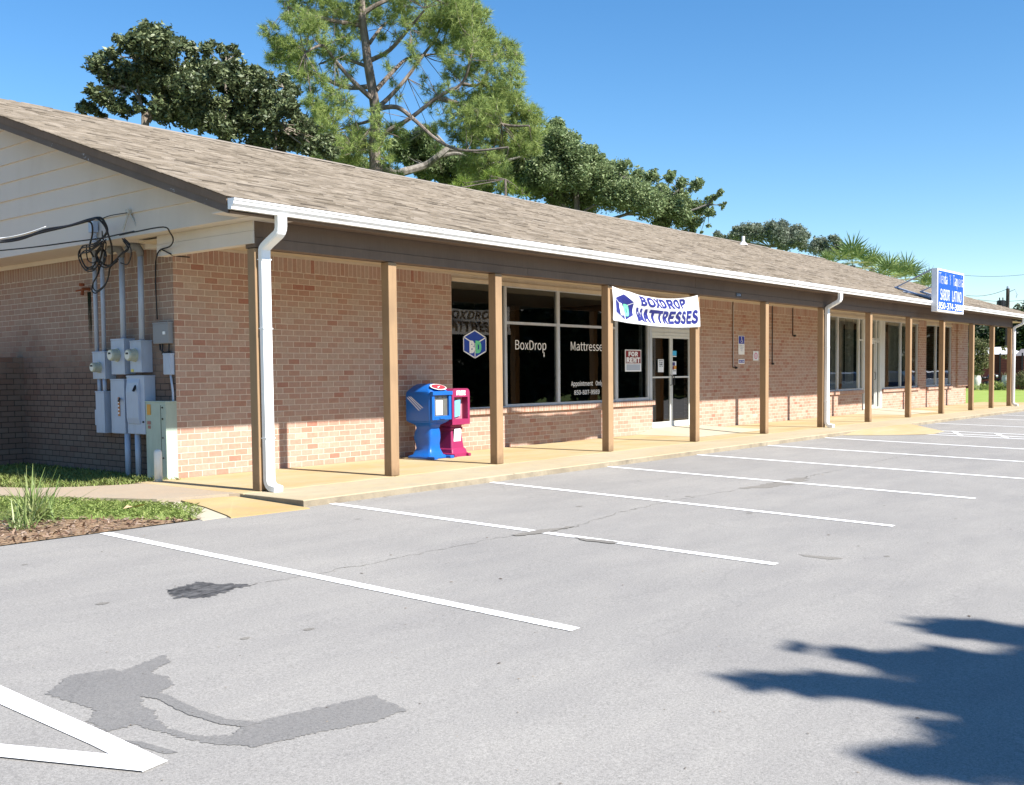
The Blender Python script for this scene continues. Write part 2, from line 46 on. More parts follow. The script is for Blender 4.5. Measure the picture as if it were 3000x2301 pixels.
GLYPHS = {"$":(97,[[(44,-22),(55,-22),(55,-2),(68,2),(77,9),(83,19),(85,32),(77,56),(58,69),(39,79),(31,95),(32,103),(36,109),(42,112),(50,114),(58,113),(64,111),(69,107),(74,103),(83,112),(77,117),(71,122),(64,125),(55,127),(55,146),(44,146),(44,127),(32,123),(23,116),(17,106),(15,94),(24,73),(43,60),(61,49),(70,31),(68,23),(64,17),(57,12),(48,11),(39,12),(31,15),(24,19),(18,24),(10,13),(17,8),(25,3),(34,0),(44,-2)]]),"-":(61,[[(8,43),(53,43),(53,55),(8,55)]]),"0":(97,[[(49,-2),(65,2),(78,14),(86,35),(89,65),(86,94),(78,114),(65,127),(49,131),(32,127),(20,114),(12,94),(9,65),(12,35),(20,14),(32,2)],[(49,11),(39,14),(31,24),(26,40),(24,65),(26,89),(31,105),(39,115),(49,118),(59,115),(66,105),(71,89),(73,65),(71,40),(66,24),(59,14)]]),"1":(97,[[(15,0),(86,0),(86,13),(60,13),(60,128),(48,128),(42,126),(36,123),(29,121),(21,119),(21,109),(44,109),(44,13),(15,13)]]),"2":(97,[[(8,0),(88,0),(88,14),(53,14),(48,14),(42,13),(37,13),(32,13),(52,34),(68,54),(79,74),(82,93),(80,108),(72,120),(60,128),(45,131),(33,129),(24,126),(15,120),(7,112),(16,103),(22,109),(28,113),(35,117),(43,118),(53,116),(61,110),(65,102),(67,92),(63,75),(52,56),(34,34),(8,9)]]),"3":(97,[[(46,-2),(62,0),(75,7),(84,19),(87,34),(85,46),(79,56),(71,63),(60,67),(60,68),(70,72),(77,79),(81,88),(83,99),(80,112),(72,122),(61,128),(46,131),(35,129),(26,126),(17,121),(10,115),(18,105),(24,110),(31,114),(38,117),(45,118),(54,116),(61,112),(65,106),(67,97),(65,88),(59,80),(48,75),(31,73),(31,61),(50,59),(62,54),(69,45),(71,35),(69,25),(64,17),(56,13),(45,11),(35,12),(27,15),(19,20),(13,26),(5,15),(12,9),(21,3),(32,-1)]]),"4":(97,[[(60,0),(75,0),(75,35),(92,35),(92,48),(75,48),(75,128),(57,128),(4,46),(4,35),(60,35)],[(60,48),(20,48),(49,92),(52,97),(55,101),(57,106),(60,111),(60,105),(60,99),(60,93),(60,88)]]),"5":(97,[[(46,-2),(62,1),(75,9),(84,23),(88,42),(85,60),(76,73),(64,80),(49,83),(44,82),(39,81),(34,80),(30,78),(33,115),(82,115),(82,128),(19,128),(15,68),(24,63),(29,66),(34,69),(39,70),(45,71),(56,69),(64,63),(70,54),(72,41),(69,29),(64,19),(55,13),(44,11),(34,12),(26,15),(19,20),(13,25),(5,15),(12,8),(21,3),(32,-1)]]),"7":(97,[[(35,0),(51,0),(54,34),(60,64),(71,91),(89,119),(89,128),(9,128),(9,115),(71,115),(55,89),(44,62),(38,34)]]),"8":(97,[[(49,-2),(65,0),(78,7),(86,18),(89,31),(87,43),(83,52),(76,59),(68,65),(73,71),(79,78),(83,87),(85,96),(82,110),(75,121),(64,128),(49,130),(35,128),(24,121),(17,111),(14,98),(16,88),(19,80),(25,74),(32,68),(32,67),(23,62),(15,54),(10,44),(8,32),(11,18),(20,7),(33,0)],[(58,70),(47,74),(38,80),(31,88),(29,98),(30,106),(34,113),(41,117),(49,118),(58,117),(65,112),(69,105),(71,96),(70,89),(68,82),(63,76)],[(49,10),(38,11),(30,16),(24,24),(22,33),(24,42),(27,50),(33,57),(40,62),(53,57),(64,51),(71,42),(74,31),(72,23),(67,16),(59,11)]]),"9":(97,[[(41,-2),(59,2),(73,14),(84,36),(88,70),(84,96),(75,115),(62,127),(44,131),(30,128),(19,119),(11,106),(8,89),(10,71),(17,59),(29,51),(43,49),(51,50),(59,53),(66,58),(73,64),(69,39),(62,23),(52,14),(41,11),(34,12),(29,14),(23,17),(19,21),(10,11),(16,6),(23,1),(31,-1)],[(72,78),(66,70),(59,65),(52,62),(46,61),(36,63),(29,68),(24,77),(23,89),(24,101),(29,110),(36,116),(45,118),(56,116),(64,108),(70,95)]]),"A":(106,[[(1,0),(17,0),(29,39),(76,39),(89,0),(106,0),(62,128),(44,128)],[(33,52),(40,72),(43,83),(46,93),(49,104),(53,115),(56,104),(60,93),(63,83),(66,72),(72,52)]]),"B":(115,[[(18,0),(58,0),(78,2),(94,9),(104,21),(107,38),(105,49),(100,58),(92,65),(81,68),(81,69),(89,73),(95,80),(99,88),(100,97),(97,111),(87,121),(73,127),(56,128),(18,128)],[(34,74),(34,116),(54,116),(67,114),(76,111),(82,104),(84,95),(82,86),(77,79),(67,75),(53,74)],[(34,13),(34,61),(56,61),(71,60),(82,56),(89,48),(91,38),(89,27),(82,19),(71,14),(56,13)]]),"C":(112,[[(66,-2),(78,-1),(88,3),(97,8),(105,16),(96,26),(90,20),(83,16),(75,13),(67,12),(50,16),(38,26),(30,43),(27,65),(30,86),(38,103),(51,113),(67,116),(75,116),(82,113),(88,109),(93,104),(102,115),(96,121),(88,126),(78,129),(67,131),(44,126),(26,113),(14,92),(10,64),(14,36),(26,15),(44,2)]]),"D":(120,[[(18,0),(50,0),(76,4),(95,17),(106,37),(110,65),(106,92),(95,112),(76,124),(50,128),(18,128)],[(34,13),(34,115),(48,115),(68,112),(82,102),(91,86),(93,65),(91,43),(82,27),(68,17),(48,13)]]),"E":(103,[[(18,0),(93,0),(93,14),(34,14),(34,61),(82,61),(82,74),(34,74),(34,115),(92,115),(92,128),(18,128)]]),"F":(97,[[(18,0),(34,0),(34,58),(83,58),(83,71),(34,71),(34,115),(92,115),(92,128),(18,128)]]),"G":(121,[[(68,-2),(80,-1),(91,2),(100,7),(108,13),(108,67),(65,67),(65,53),(93,53),(93,19),(88,16),(83,14),(76,12),(70,12),(51,16),(38,26),(30,43),(27,65),(30,86),(38,103),(52,113),(70,116),(78,115),(86,113),(92,109),(97,104),(106,115),(100,121),(91,126),(81,129),(69,131),(45,126),(27,113),(15,92),(10,64),(14,36),(26,15),(45,2)]]),"I":(51,[[(18,0),(34,0),(34,128),(18,128)]]),"K":(113,[[(18,0),(34,0),(34,41),(56,67),(94,0),(112,0),(66,80),(106,128),(88,128),(34,64),(34,128),(18,128)]]),"L":(95,[[(18,0),(90,0),(90,14),(34,14),(34,128),(18,128)]]),"M":(142,[[(18,0),(32,0),(32,71),(32,80),(32,90),(31,100),(30,109),(31,109),(41,80),(65,13),(76,13),(100,80),(111,109),(112,109),(111,100),(110,90),(110,80),(109,71),(109,0),(124,0),(124,128),(105,128),(81,60),(78,53),(76,46),(74,40),(72,33),(71,33),(69,40),(66,46),(64,53),(62,60),(37,128),(18,128)]]),"N":(127,[[(18,0),(33,0),(33,67),(33,78),(32,88),(32,98),(31,107),(32,107),(46,81),(92,0),(109,0),(109,128),(93,128),(93,62),(94,51),(94,41),(95,31),(96,21),(95,21),(81,47),(34,128),(18,128)]]),"O":(130,[[(65,-2),(87,2),(104,16),(116,37),(120,65),(116,92),(104,113),(87,126),(65,131),(43,126),(25,113),(14,92),(10,65),(14,37),(25,16),(43,2)],[(65,12),(49,16),(37,26),(29,43),(27,65),(29,86),(37,103),(49,113),(65,116),(81,113),(93,103),(100,86),(103,65),(100,43),(93,26),(81,16)]]),"P":(111,[[(18,0),(34,0),(34,51),(55,51),(74,53),(89,61),(99,73),(102,91),(99,108),(89,120),(74,126),(54,128),(18,128)],[(34,64),(34,115),(52,115),(67,114),(78,110),(84,102),(86,91),(84,79),(78,71),(68,66),(53,64)]]),"R":(111,[[(34,67),(34,115),(55,115),(69,114),(78,110),(84,103),(86,92),(84,81),(78,74),(69,69),(55,67)],[(88,0),(106,0),(74,56),(86,61),(95,68),(101,79),(103,92),(99,109),(90,120),(76,126),(58,128),(18,128),(18,0),(34,0),(34,54),(57,54)]]),"S":(104,[[(53,-2),(71,1),(85,8),(94,20),(97,34),(95,47),(89,56),(81,63),(70,68),(52,76),(45,80),(38,84),(33,90),(31,98),(33,106),(37,111),(45,115),(55,116),(63,116),(71,113),(78,109),(84,105),(92,115),(85,121),(76,126),(66,129),(55,131),(39,128),(26,121),(17,110),(14,97),(17,84),(23,75),(31,68),(40,64),(59,56),(67,52),(74,47),(79,41),(80,33),(79,24),(73,18),(65,13),(53,12),(44,13),(34,16),(26,21),(18,28),(8,17),(17,9),(28,3),(40,-1)]]),"T":(105,[[(44,0),(61,0),(61,115),(99,115),(99,128),(5,128),(5,115),(44,115)]]),"U":(126,[[(63,-2),(81,1),(96,10),(106,27),(109,53),(109,128),(94,128),(94,53),(91,33),(85,21),(75,14),(63,12),(51,14),(42,21),(36,33),(33,53),(33,128),(17,128),(17,53),(21,27),(30,10),(45,1)]]),"V":(101,[[(41,0),(60,0),(101,128),(84,128),(64,59),(60,48),(58,38),(55,27),(51,16),(50,16),(47,27),(44,38),(41,48),(38,59),(17,128),(0,128)]]),"W":(154,[[(32,0),(51,0),(70,77),(72,85),(73,92),(75,99),(77,107),(79,99),(80,92),(82,85),(84,77),(103,0),(123,0),(149,128),(134,128),(120,58),(118,48),(116,38),(114,27),(113,17),(112,17),(109,27),(107,38),(105,48),(103,58),(85,128),(70,128),(52,58),(50,48),(47,38),(45,27),(43,17),(42,17),(40,27),(39,38),(37,48),(35,58),(21,128),(5,128)]]),"X":(100,[[(3,0),(20,0),(39,35),(41,40),(44,45),(46,50),(49,55),(50,55),(61,35),(80,0),(98,0),(60,65),(95,128),(78,128),(61,96),(58,91),(56,87),(54,82),(52,77),(51,77),(48,82),(46,87),(43,91),(41,96),(23,128),(5,128),(40,66)]]),"Y":(93,[[(38,0),(54,0),(54,50),(93,128),(76,128),(60,92),(57,85),(54,78),(50,71),(47,64),(46,64),(43,71),(40,78),(37,85),(34,92),(17,128),(0,128),(38,50)]]),"a":(99,[[(38,-2),(47,-1),(55,2),(62,6),(70,11),(71,0),(85,0),(85,58),(83,75),(77,87),(67,95),(52,98),(41,96),(30,93),(22,89),(14,85),(20,74),(27,78),(33,81),(41,83),(49,84),(59,82),(65,77),(68,69),(69,60),(42,56),(24,48),(14,38),(10,25),(12,13),(18,5),(27,0)],[(43,11),(36,12),(31,14),(27,19),(26,26),(28,34),(35,41),(48,46),(69,50),(69,23),(62,18),(56,14),(49,11)]]),"d":(109,[[(48,-2),(57,-1),(64,2),(71,6),(77,11),(78,11),(79,0),(92,0),(92,139),(76,139),(76,103),(77,86),(71,91),(65,95),(58,97),(50,98),(35,94),(22,84),(13,68),(9,47),(12,26),(20,11),(32,1)],[(52,11),(41,14),(33,21),(27,32),(26,48),(28,62),(34,74),(43,81),(53,84),(59,83),(65,82),(71,79),(76,74),(76,24),(70,18),(64,14),(58,12)]]),"e":(97,[[(55,-2),(64,-2),(72,1),(79,4),(86,7),(80,18),(75,15),(69,12),(63,11),(56,11),(44,13),(34,20),(28,30),(25,44),(89,44),(90,53),(87,71),(80,85),(68,94),(52,98),(36,94),(22,84),(13,68),(9,47),(13,26),(22,11),(37,1)],[(25,55),(28,68),(34,77),(42,83),(52,85),(62,83),(69,77),(74,68),(76,55)]]),"i":(48,[[(16,0),(32,0),(32,95),(16,95)],[(24,115),(28,115),(32,118),(34,121),(35,125),(34,130),(32,133),(28,135),(24,136),(20,135),(17,133),(14,130),(14,125),(14,121),(17,118),(20,115)]]),"l":(50,[[(33,-2),(36,-2),(38,-2),(40,-1),(42,-1),(40,11),(37,11),(35,11),(33,13),(33,15),(32,18),(32,139),(16,139),(16,19),(17,10),(20,3),(25,-1)]]),"m":(162,[[(16,0),(32,0),(32,69),(39,75),(45,80),(50,83),(56,84),(64,82),(69,78),(73,70),(74,58),(74,0),(90,0),(90,69),(96,75),(102,80),(108,83),(114,84),(121,82),(127,78),(130,70),(131,58),(131,0),(147,0),(147,60),(145,76),(140,88),(131,95),(119,98),(110,96),(102,92),(94,87),(87,79),(83,87),(78,93),(71,96),(61,98),(53,96),(45,93),(38,88),(31,81),(29,95),(16,95)]]),"n":(107,[[(16,0),(32,0),(32,69),(39,75),(45,80),(51,83),(58,84),(66,82),(72,78),(75,70),(76,58),(76,0),(92,0),(92,60),(90,76),(85,88),(76,95),(63,98),(54,96),(46,93),(38,88),(31,81),(29,95),(16,95)]]),"o":(106,[[(53,-2),(70,1),(84,11),(93,26),(97,47),(93,69),(84,84),(70,94),(53,98),(36,94),(22,84),(13,69),(9,47),(13,26),(22,11),(36,1)],[(53,11),(42,14),(33,21),(28,33),(26,47),(28,62),(33,74),(42,81),(53,84),(64,81),(73,74),(79,62),(81,47),(79,33),(73,21),(64,14)]]),"p":(109,[[(16,-40),(32,-40),(32,-8),(32,9),(38,4),(45,1),(51,-2),(58,-2),(74,1),(87,11),(96,27),(99,49),(97,69),(90,84),(78,94),(61,98),(53,96),(45,93),(38,89),(31,84),(29,95),(16,95)],[(55,11),(50,12),(45,13),(38,16),(32,21),(32,71),(39,77),(45,81),(51,83),(57,84),(69,82),(77,74),(81,63),(83,49),(81,33),(75,21),(66,14)]]),"q":(109,[[(76,-40),(92,-40),(92,95),(80,95),(78,86),(71,91),(65,95),(58,97),(50,98),(35,94),(22,84),(13,68),(9,47),(12,26),(20,11),(32,1),(48,-2),(57,-1),(64,2),(71,6),(77,11),(76,-6)],[(52,11),(41,14),(33,21),(27,32),(26,48),(28,62),(34,74),(43,81),(53,84),(59,83),(65,82),(71,79),(76,74),(76,24),(70,18),(64,14),(58,12)]]),"r":(68,[[(16,0),(32,0),(32,61),(37,71),(44,78),(50,82),(56,83),(59,83),(61,83),(63,82),(65,82),(68,95),(66,96),(64,97),(61,97),(58,98),(50,96),(43,92),(37,86),(31,78),(29,95),(16,95)]]),"s":(82,[[(41,-2),(56,0),(67,6),(73,15),(75,26),(73,37),(66,45),(57,51),(47,55),(39,58),(32,61),(28,65),(26,71),(27,77),(30,81),(36,84),(44,85),(50,84),(55,83),(60,80),(65,77),(73,87),(67,91),(60,94),(52,97),(44,98),(30,95),(19,90),(13,81),(11,71),(13,60),(20,53),(29,47),(39,43),(46,40),(53,36),(58,31),(60,25),(59,19),(56,15),(50,11),(41,10),(33,11),(26,13),(20,17),(13,22),(6,11),(13,6),(22,1),(31,-1)]]),"t":(66,[[(46,-2),(50,-2),(55,-1),(59,0),(64,1),(60,13),(58,12),(55,11),(52,11),(50,11),(43,12),(38,15),(36,21),(35,29),(35,82),(61,82),(61,95),(35,95),(35,122),(22,122),(20,95),(5,94),(5,82),(19,82),(19,29),(20,16),(25,6),(33,0)]]),"u":(106,[[(44,-2),(53,-1),(61,2),(68,8),(75,15),(76,15),(77,0),(90,0),(90,95),(74,95),(74,28),(68,20),(62,15),(56,12),(49,12),(41,13),(35,18),(32,25),(31,37),(31,95),(15,95),(15,35),(16,19),(22,7),(31,0)]]),"v":(91,[[(37,0),(55,0),(89,95),(73,95),(55,41),(53,34),(51,27),(49,20),(46,13),(37,41),(19,95),(2,95)]]),"w":(140,[[(31,0),(50,0),(63,51),(65,58),(67,65),(68,72),(70,79),(71,79),(72,72),(74,65),(75,58),(77,51),(91,0),(110,0),(136,95),(120,95),(107,40),(105,33),(104,27),(102,20),(101,14),(100,14),(93,40),(78,95),(63,95),(48,40),(46,33),(45,27),(43,20),(42,14),(41,14),(35,40),(21,95),(5,95)]]),"x":(87,[[(3,0),(19,0),(32,22),(35,27),(37,31),(39,35),(42,39),(43,39),(45,35),(48,31),(51,27),(53,22),(67,0),(85,0),(53,48),(82,95),(65,95),(54,74),(45,58),(44,58),(42,62),(40,66),(37,70),(35,74),(22,95),(5,95),(34,50)]]),"y":(91,[[(18,-41),(30,-38),(40,-31),(48,-21),(53,-8),(89,95),(73,95),(56,42),(48,15),(45,22),(43,29),(40,36),(38,42),(19,95),(2,95),(40,0),(38,-7),(35,-16),(30,-22),(24,-26),(17,-28),(15,-28),(13,-27),(11,-27),(10,-26),(6,-39),(9,-40),(12,-40),(15,-41)]])}

R = math.radians
random.seed(7)
rng = np.random.default_rng(11)
SC = bpy.context.scene
COL = SC.collection

# ------------------------------------------------------------------ camera, world, sun, exposure
cam_d = bpy.data.cameras.new('camera'); cam = bpy.data.objects.new('camera', cam_d); COL.objects.link(cam)
r0, r1, r2 = [Vector(r) for r in CAM_R]
m = Matrix((r0, -r1, -r2)).transposed().to_4x4(); m.translation = Vector(CAM_LOC)
cam.matrix_world = m
cam_d.sensor_width = 36.0; cam_d.lens = 36.753; cam_d.shift_y = 0.0357
cam_d.clip_start = 0.05; cam_d.clip_end = 2000
SC.camera = cam

TO_SUN = Vector((0.04, -1.0, 0.955)).normalized()
SUN_EL = math.asin(TO_SUN.z)
w = bpy.data.worlds.new('World'); SC.world = w; w.use_nodes = True
nt = w.node_tree; nt.nodes.clear()
sky = nt.nodes.new('ShaderNodeTexSky'); sky.sky_type = 'NISHITA'; sky.sun_disc = False
sky.sun_elevation = SUN_EL; sky.sun_rotation = math.atan2(TO_SUN.x, TO_SUN.y)
sky.air_density = 1.0; sky.dust_density = 0.05; sky.ozone_density = 3.0; sky.altitude = 0
bg = nt.nodes.new('ShaderNodeBackground'); bg.inputs[1].default_value = 0.088
out = nt.nodes.new('ShaderNodeOutputWorld')
hs = nt.nodes.new('ShaderNodeHueSaturation'); hs.inputs['Saturation'].default_value = 1.27; hs.inputs['Value'].default_value = 1.0
nt.links.new(sky.outputs[0], hs.inputs['Color']); nt.links.new(hs.outputs[0], bg.inputs[0]); nt.links.new(bg.outputs[0], out.inputs[0])
sun_d = bpy.data.lights.new('sun', 'SUN'); sun_d.energy = 5.0; sun_d.angle = R(0.7); sun_d.color = (1.0, 0.955, 0.89)
sun = bpy.data.objects.new('sun', sun_d); COL.objects.link(sun)
sun.rotation_euler = (-TO_SUN).to_track_quat('-Z', 'Y').to_euler()
SC.view_settings.view_transform = 'Standard'; SC.view_settings.look = 'None'
SC.view_settings.gamma = 1.0; SC.view_settings.exposure = 1.1
SC.view_settings.use_curve_mapping = False
SC.render.engine = 'CYCLES'
SC.cycles.max_bounces = 6; SC.cycles.transparent_max_bounces = 8; SC.cycles.glossy_bounces = 3

# ------------------------------------------------------------------ node helpers / materials
class NT:
    def __init__(s, name):
        s.m = bpy.data.materials.new(name); s.m.use_nodes = True; s.t = s.m.node_tree
        s.t.nodes.clear(); s.o = s.n('OutputMaterial')
    def n(s, typ, **kw):
        nd = s.t.nodes.new('ShaderNode' + typ)
        for k, v in kw.items(): setattr(nd, k, v)
        return nd
    def l(s, a, b): s.t.links.new(a, b)
    def math(s, op, a, b=None, c=None, clamp=False):
        nd = s.n('Math', operation=op); nd.use_clamp = clamp
        for i, x in enumerate((a, b, c)):
            if x is None: continue
            if isinstance(x, (int, float)): nd.inputs[i].default_value = x
            else: s.l(x, nd.inputs[i])
        return nd.outputs[0]
    def ramp(s, fac, stops, interp='LINEAR'):
        nd = s.n('ValToRGB'); s.l(fac, nd.inputs[0]); cr = nd.color_ramp; cr.interpolation = interp
        while len(cr.elements) < len(stops): cr.elements.new(0.5)
        for e, (p, c) in zip(cr.elements, stops):
            e.position = p; e.color = (*c, 1) if len(c) == 3 else c
        return nd.outputs[0]
    def noise(s, scale, vec=None, detail=3, rough=.55, dims='3D'):
        nd = s.n('TexNoise', noise_dimensions=dims); nd.inputs['Scale'].default_value = scale
        nd.inputs['Detail'].default_value = detail; nd.inputs['Roughness'].default_value = rough
        if vec is not None: s.l(vec, nd.inputs['Vector'])
        return nd.outputs[0]
    def mix(s, fac, a, b, mode='MIX'):
        nd = s.n('Mix', data_type='RGBA', blend_type=mode); 
        for i, x in ((0, fac), (6, a), (7, b)):
            if isinstance(x, (int, float)): nd.inputs[i].default_value = x
            elif isinstance(x, tuple): nd.inputs[i].default_value = (*x, 1) if len(x) == 3 else x
            else: s.l(x, nd.inputs[i])
        return nd.outputs[2]
    def pos(s):
        if not hasattr(s, '_p'): s._p = s.n('NewGeometry')
        return s._p.outputs['Position']
    def scaled(s, v, sc):
        nd = s.n('VectorMath', operation='MULTIPLY'); s.l(v, nd.inputs[0]); nd.inputs[1].default_value = sc
        return nd.outputs[0]
    def bump(s, h, strength=.5, dist=.01):
        nd = s.n('Bump'); nd.inputs['Strength'].default_value = strength; nd.inputs['Distance'].default_value = dist
        s.l(h, nd.inputs['Height']); return nd.outputs[0]
    def out(s, col, rough=.8, metal=0., bump=None, spec=.3, **kw):
        b = s.n('BsdfPrincipled')
        if isinstance(col, tuple): b.inputs['Base Color'].default_value = (*col, 1)
        else: s.l(col, b.inputs['Base Color'])
        if isinstance(rough, (int, float)): b.inputs['Roughness'].default_value = rough
        else: s.l(rough, b.inputs['Roughness'])
        b.inputs['Metallic'].default_value = metal
        b.inputs['Specular IOR Level'].default_value = spec
        for k, v in kw.items(): b.inputs[k].default_value = v
        if bump is not None: s.l(bump, b.inputs['Normal'])
        s.l(b.outputs[0], s.o.inputs[0]); s.b = b
        return s.m

MATS = {}
def paint(name, col, rough=.55, var=.12, scale=6, dirt=None, bumpd=.0008, metal=0., spec=.35):
    """painted / plain surface with slight colour drift, grime and surface relief"""
    if name in MATS: return MATS[name]
    t = NT(name); p = t.n('TexCoord').outputs['Object']
    n1 = t.noise(scale, p, 4); n2 = t.noise(scale * 14, p, 3)
    c = t.mix(n1, tuple(x * (1 - var) for x in col), tuple(min(1, x * (1 + var)) for x in col))
    if dirt:
        g = t.ramp(t.noise(scale * .6, t.scaled(p, (1, 1, .25)), 5, .7), [(.48, (0, 0, 0)), (.72, (1, 1, 1))])
        c = t.mix(t.math('MULTIPLY', g, .55), c, dirt)
    MATS[name] = t.out(c, rough, metal, t.bump(n2, .4, bumpd), spec); return MATS[name]

def wood(name, col, dark, var=.2):
    t = NT(name); p = t.n('TexCoord').outputs['Object']
    v = t.scaled(p, (9, 9, .9)); g = t.noise(3.2, v, 5, .65); n2 = t.noise(1.3, p, 4)
    c = t.mix(g, tuple(x * (1 - var) for x in col), tuple(x * (1 + var) for x in col))
    blot = t.ramp(n2, [(.5, (0, 0, 0)), (.75, (1, 1, 1))])
    c = t.mix(t.math('MULTIPLY', blot, .5), c, dark)
    # splash dirt soaked into the wood close to the ground, scuffs higher up
    sz = t.n('SeparateXYZ'); t.l(t.pos(), sz.inputs[0]); w1 = t.math('ADD', t.math('MULTIPLY', sz.outputs[2], 2.6), t.math('MULTIPLY', t.noise(7, t.pos(), 4, .7), 1.1))
    c = t.mix(t.math('MULTIPLY', t.ramp(w1, [(.55, (1, 1, 1)), (1.0, (0, 0, 0))]), .55), c, tuple(x * .6 for x in dark))
    sc = t.ramp(t.noise(26, t.scaled(t.pos(), (1, 1, .4)), 3, .8), [(.70, (0, 0, 0)), (.74, (1, 1, 1))]); c = t.mix(t.math('MULTIPLY', sc, .35), c, tuple(min(1, x * 1.7) for x in col))
    MATS[name] = t.out(c, .75, 0, t.bump(g, .5, .002), .2); return MATS[name]

def wall_uv(t):
    """u along the wall, v up, from world position and the face's own normal"""
    g = t.n('NewGeometry'); sp = t.n('SeparateXYZ'); t.l(g.outputs['Position'], sp.inputs[0])
    sn = t.n('SeparateXYZ'); t.l(g.outputs['True Normal'], sn.inputs[0])
    f = t.math('GREATER_THAN', t.math('ABSOLUTE', sn.outputs[0]), .5)
    mx = t.n('Mix', data_type='FLOAT'); t.l(f, mx.inputs[0]); t.l(sp.outputs[0], mx.inputs[2]); t.l(sp.outputs[1], mx.inputs[3])
    return mx.outputs[0], sp.outputs[2]

def brick_mat(name, mode='wall', old=False):
    t = NT(name); u, z = wall_uv(t)
    def tex(a, b, bw, rh):
        c = t.n('CombineXYZ'); t.l(a, c.inputs[0]); t.l(b, c.inputs[1])
        # slightly wobbling joints
        wn = t.n('TexNoise'); wn.inputs['Scale'].default_value = 2.5; t.l(c.outputs[0], wn.inputs['Vector'])
        ws = t.n('VectorMath', operation='MULTIPLY_ADD'); t.l(wn.outputs[1], ws.inputs[0]); ws.inputs[1].default_value = (.012, .008, 0); t.l(c.outputs[0], ws.inputs[2])
        b_ = t.n('TexBrick'); b_.offset = .5; t.l(ws.outputs[0], b_.inputs['Vector'])
        b_.inputs['Color1'].default_value = (0, 0, 0, 1); b_.inputs['Color2'].default_value = (1, 1, 1, 1); b_.inputs['Mortar'].default_value = (.5, .5, .5, 1)
        b_.inputs['Scale'].default_value = 1; b_.inputs['Mortar Size'].default_value = .0055; b_.inputs['Mortar Smooth'].default_value = .25
        b_.inputs['Bias'].default_value = 0; b_.inputs['Brick Width'].default_value = bw; b_.inputs['Row Height'].default_value = rh
        return b_.outputs[0], b_.outputs[1]
    if mode == 'wall':
        c1, f1 = tex(u, z, .215, .0846)
        c2, f2 = tex(t.math('SUBTRACT', z, 2.885), u, .60, .0846)
        sel = t.math('GREATER_THAN', z, 2.8765)
        col = t.mix(sel, c1, c2); mx = t.n('Mix', data_type='FLOAT'); t.l(sel, mx.inputs[0]); t.l(f1, mx.inputs[2]); t.l(f2, mx.inputs[3]); fac = mx.outputs[0]
    else:
        col, fac = tex(t.math('ADD', z, 5.0), u, 3.0, .0846)
    bc = t.ramp(col, [(0, (.32, .14, .10)), (.05, (.36, .195, .145)), (.26, (.385, .235, .18)), (.52, (.395, .26, .205)), (.80, (.41, .295, .235)), (.95, (.36, .19, .135)), (1, (.47, .37, .30))])
    gp = t.pos(); n = t.noise(22, gp, 5, .7); n2 = t.noise(.9, gp, 3)
    bc = t.mix(.6, bc, t.mix(n, (.22, .22, .22), (.86, .84, .80)), 'OVERLAY')
    bc = t.mix(t.ramp(n2, [(.42, (0, 0, 0)), (.7, (.35, .35, .35))]), bc, (.40, .30, .235))
    mort = t.mix(t.noise(6, gp, 3), (.56, .46, .36), (.74, .63, .52))
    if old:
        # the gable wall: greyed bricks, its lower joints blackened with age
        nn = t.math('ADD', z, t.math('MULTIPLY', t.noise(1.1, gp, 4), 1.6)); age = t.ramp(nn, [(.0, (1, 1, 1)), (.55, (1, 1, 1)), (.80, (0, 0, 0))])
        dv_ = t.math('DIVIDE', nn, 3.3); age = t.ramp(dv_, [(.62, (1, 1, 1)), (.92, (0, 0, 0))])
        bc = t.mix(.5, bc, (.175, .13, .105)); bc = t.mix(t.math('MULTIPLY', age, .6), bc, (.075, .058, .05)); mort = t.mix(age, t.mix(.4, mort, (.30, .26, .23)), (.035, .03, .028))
    c = t.mix(fac, bc, mort)
    h = t.math('ADD', t.math('MULTIPLY', t.math('SUBTRACT', 1, fac), 1.0), t.math('MULTIPLY', n, .25))
    MATS[name] = t.out(c, .9, 0, t.bump(h, .9, .006), .15); return MATS[name]

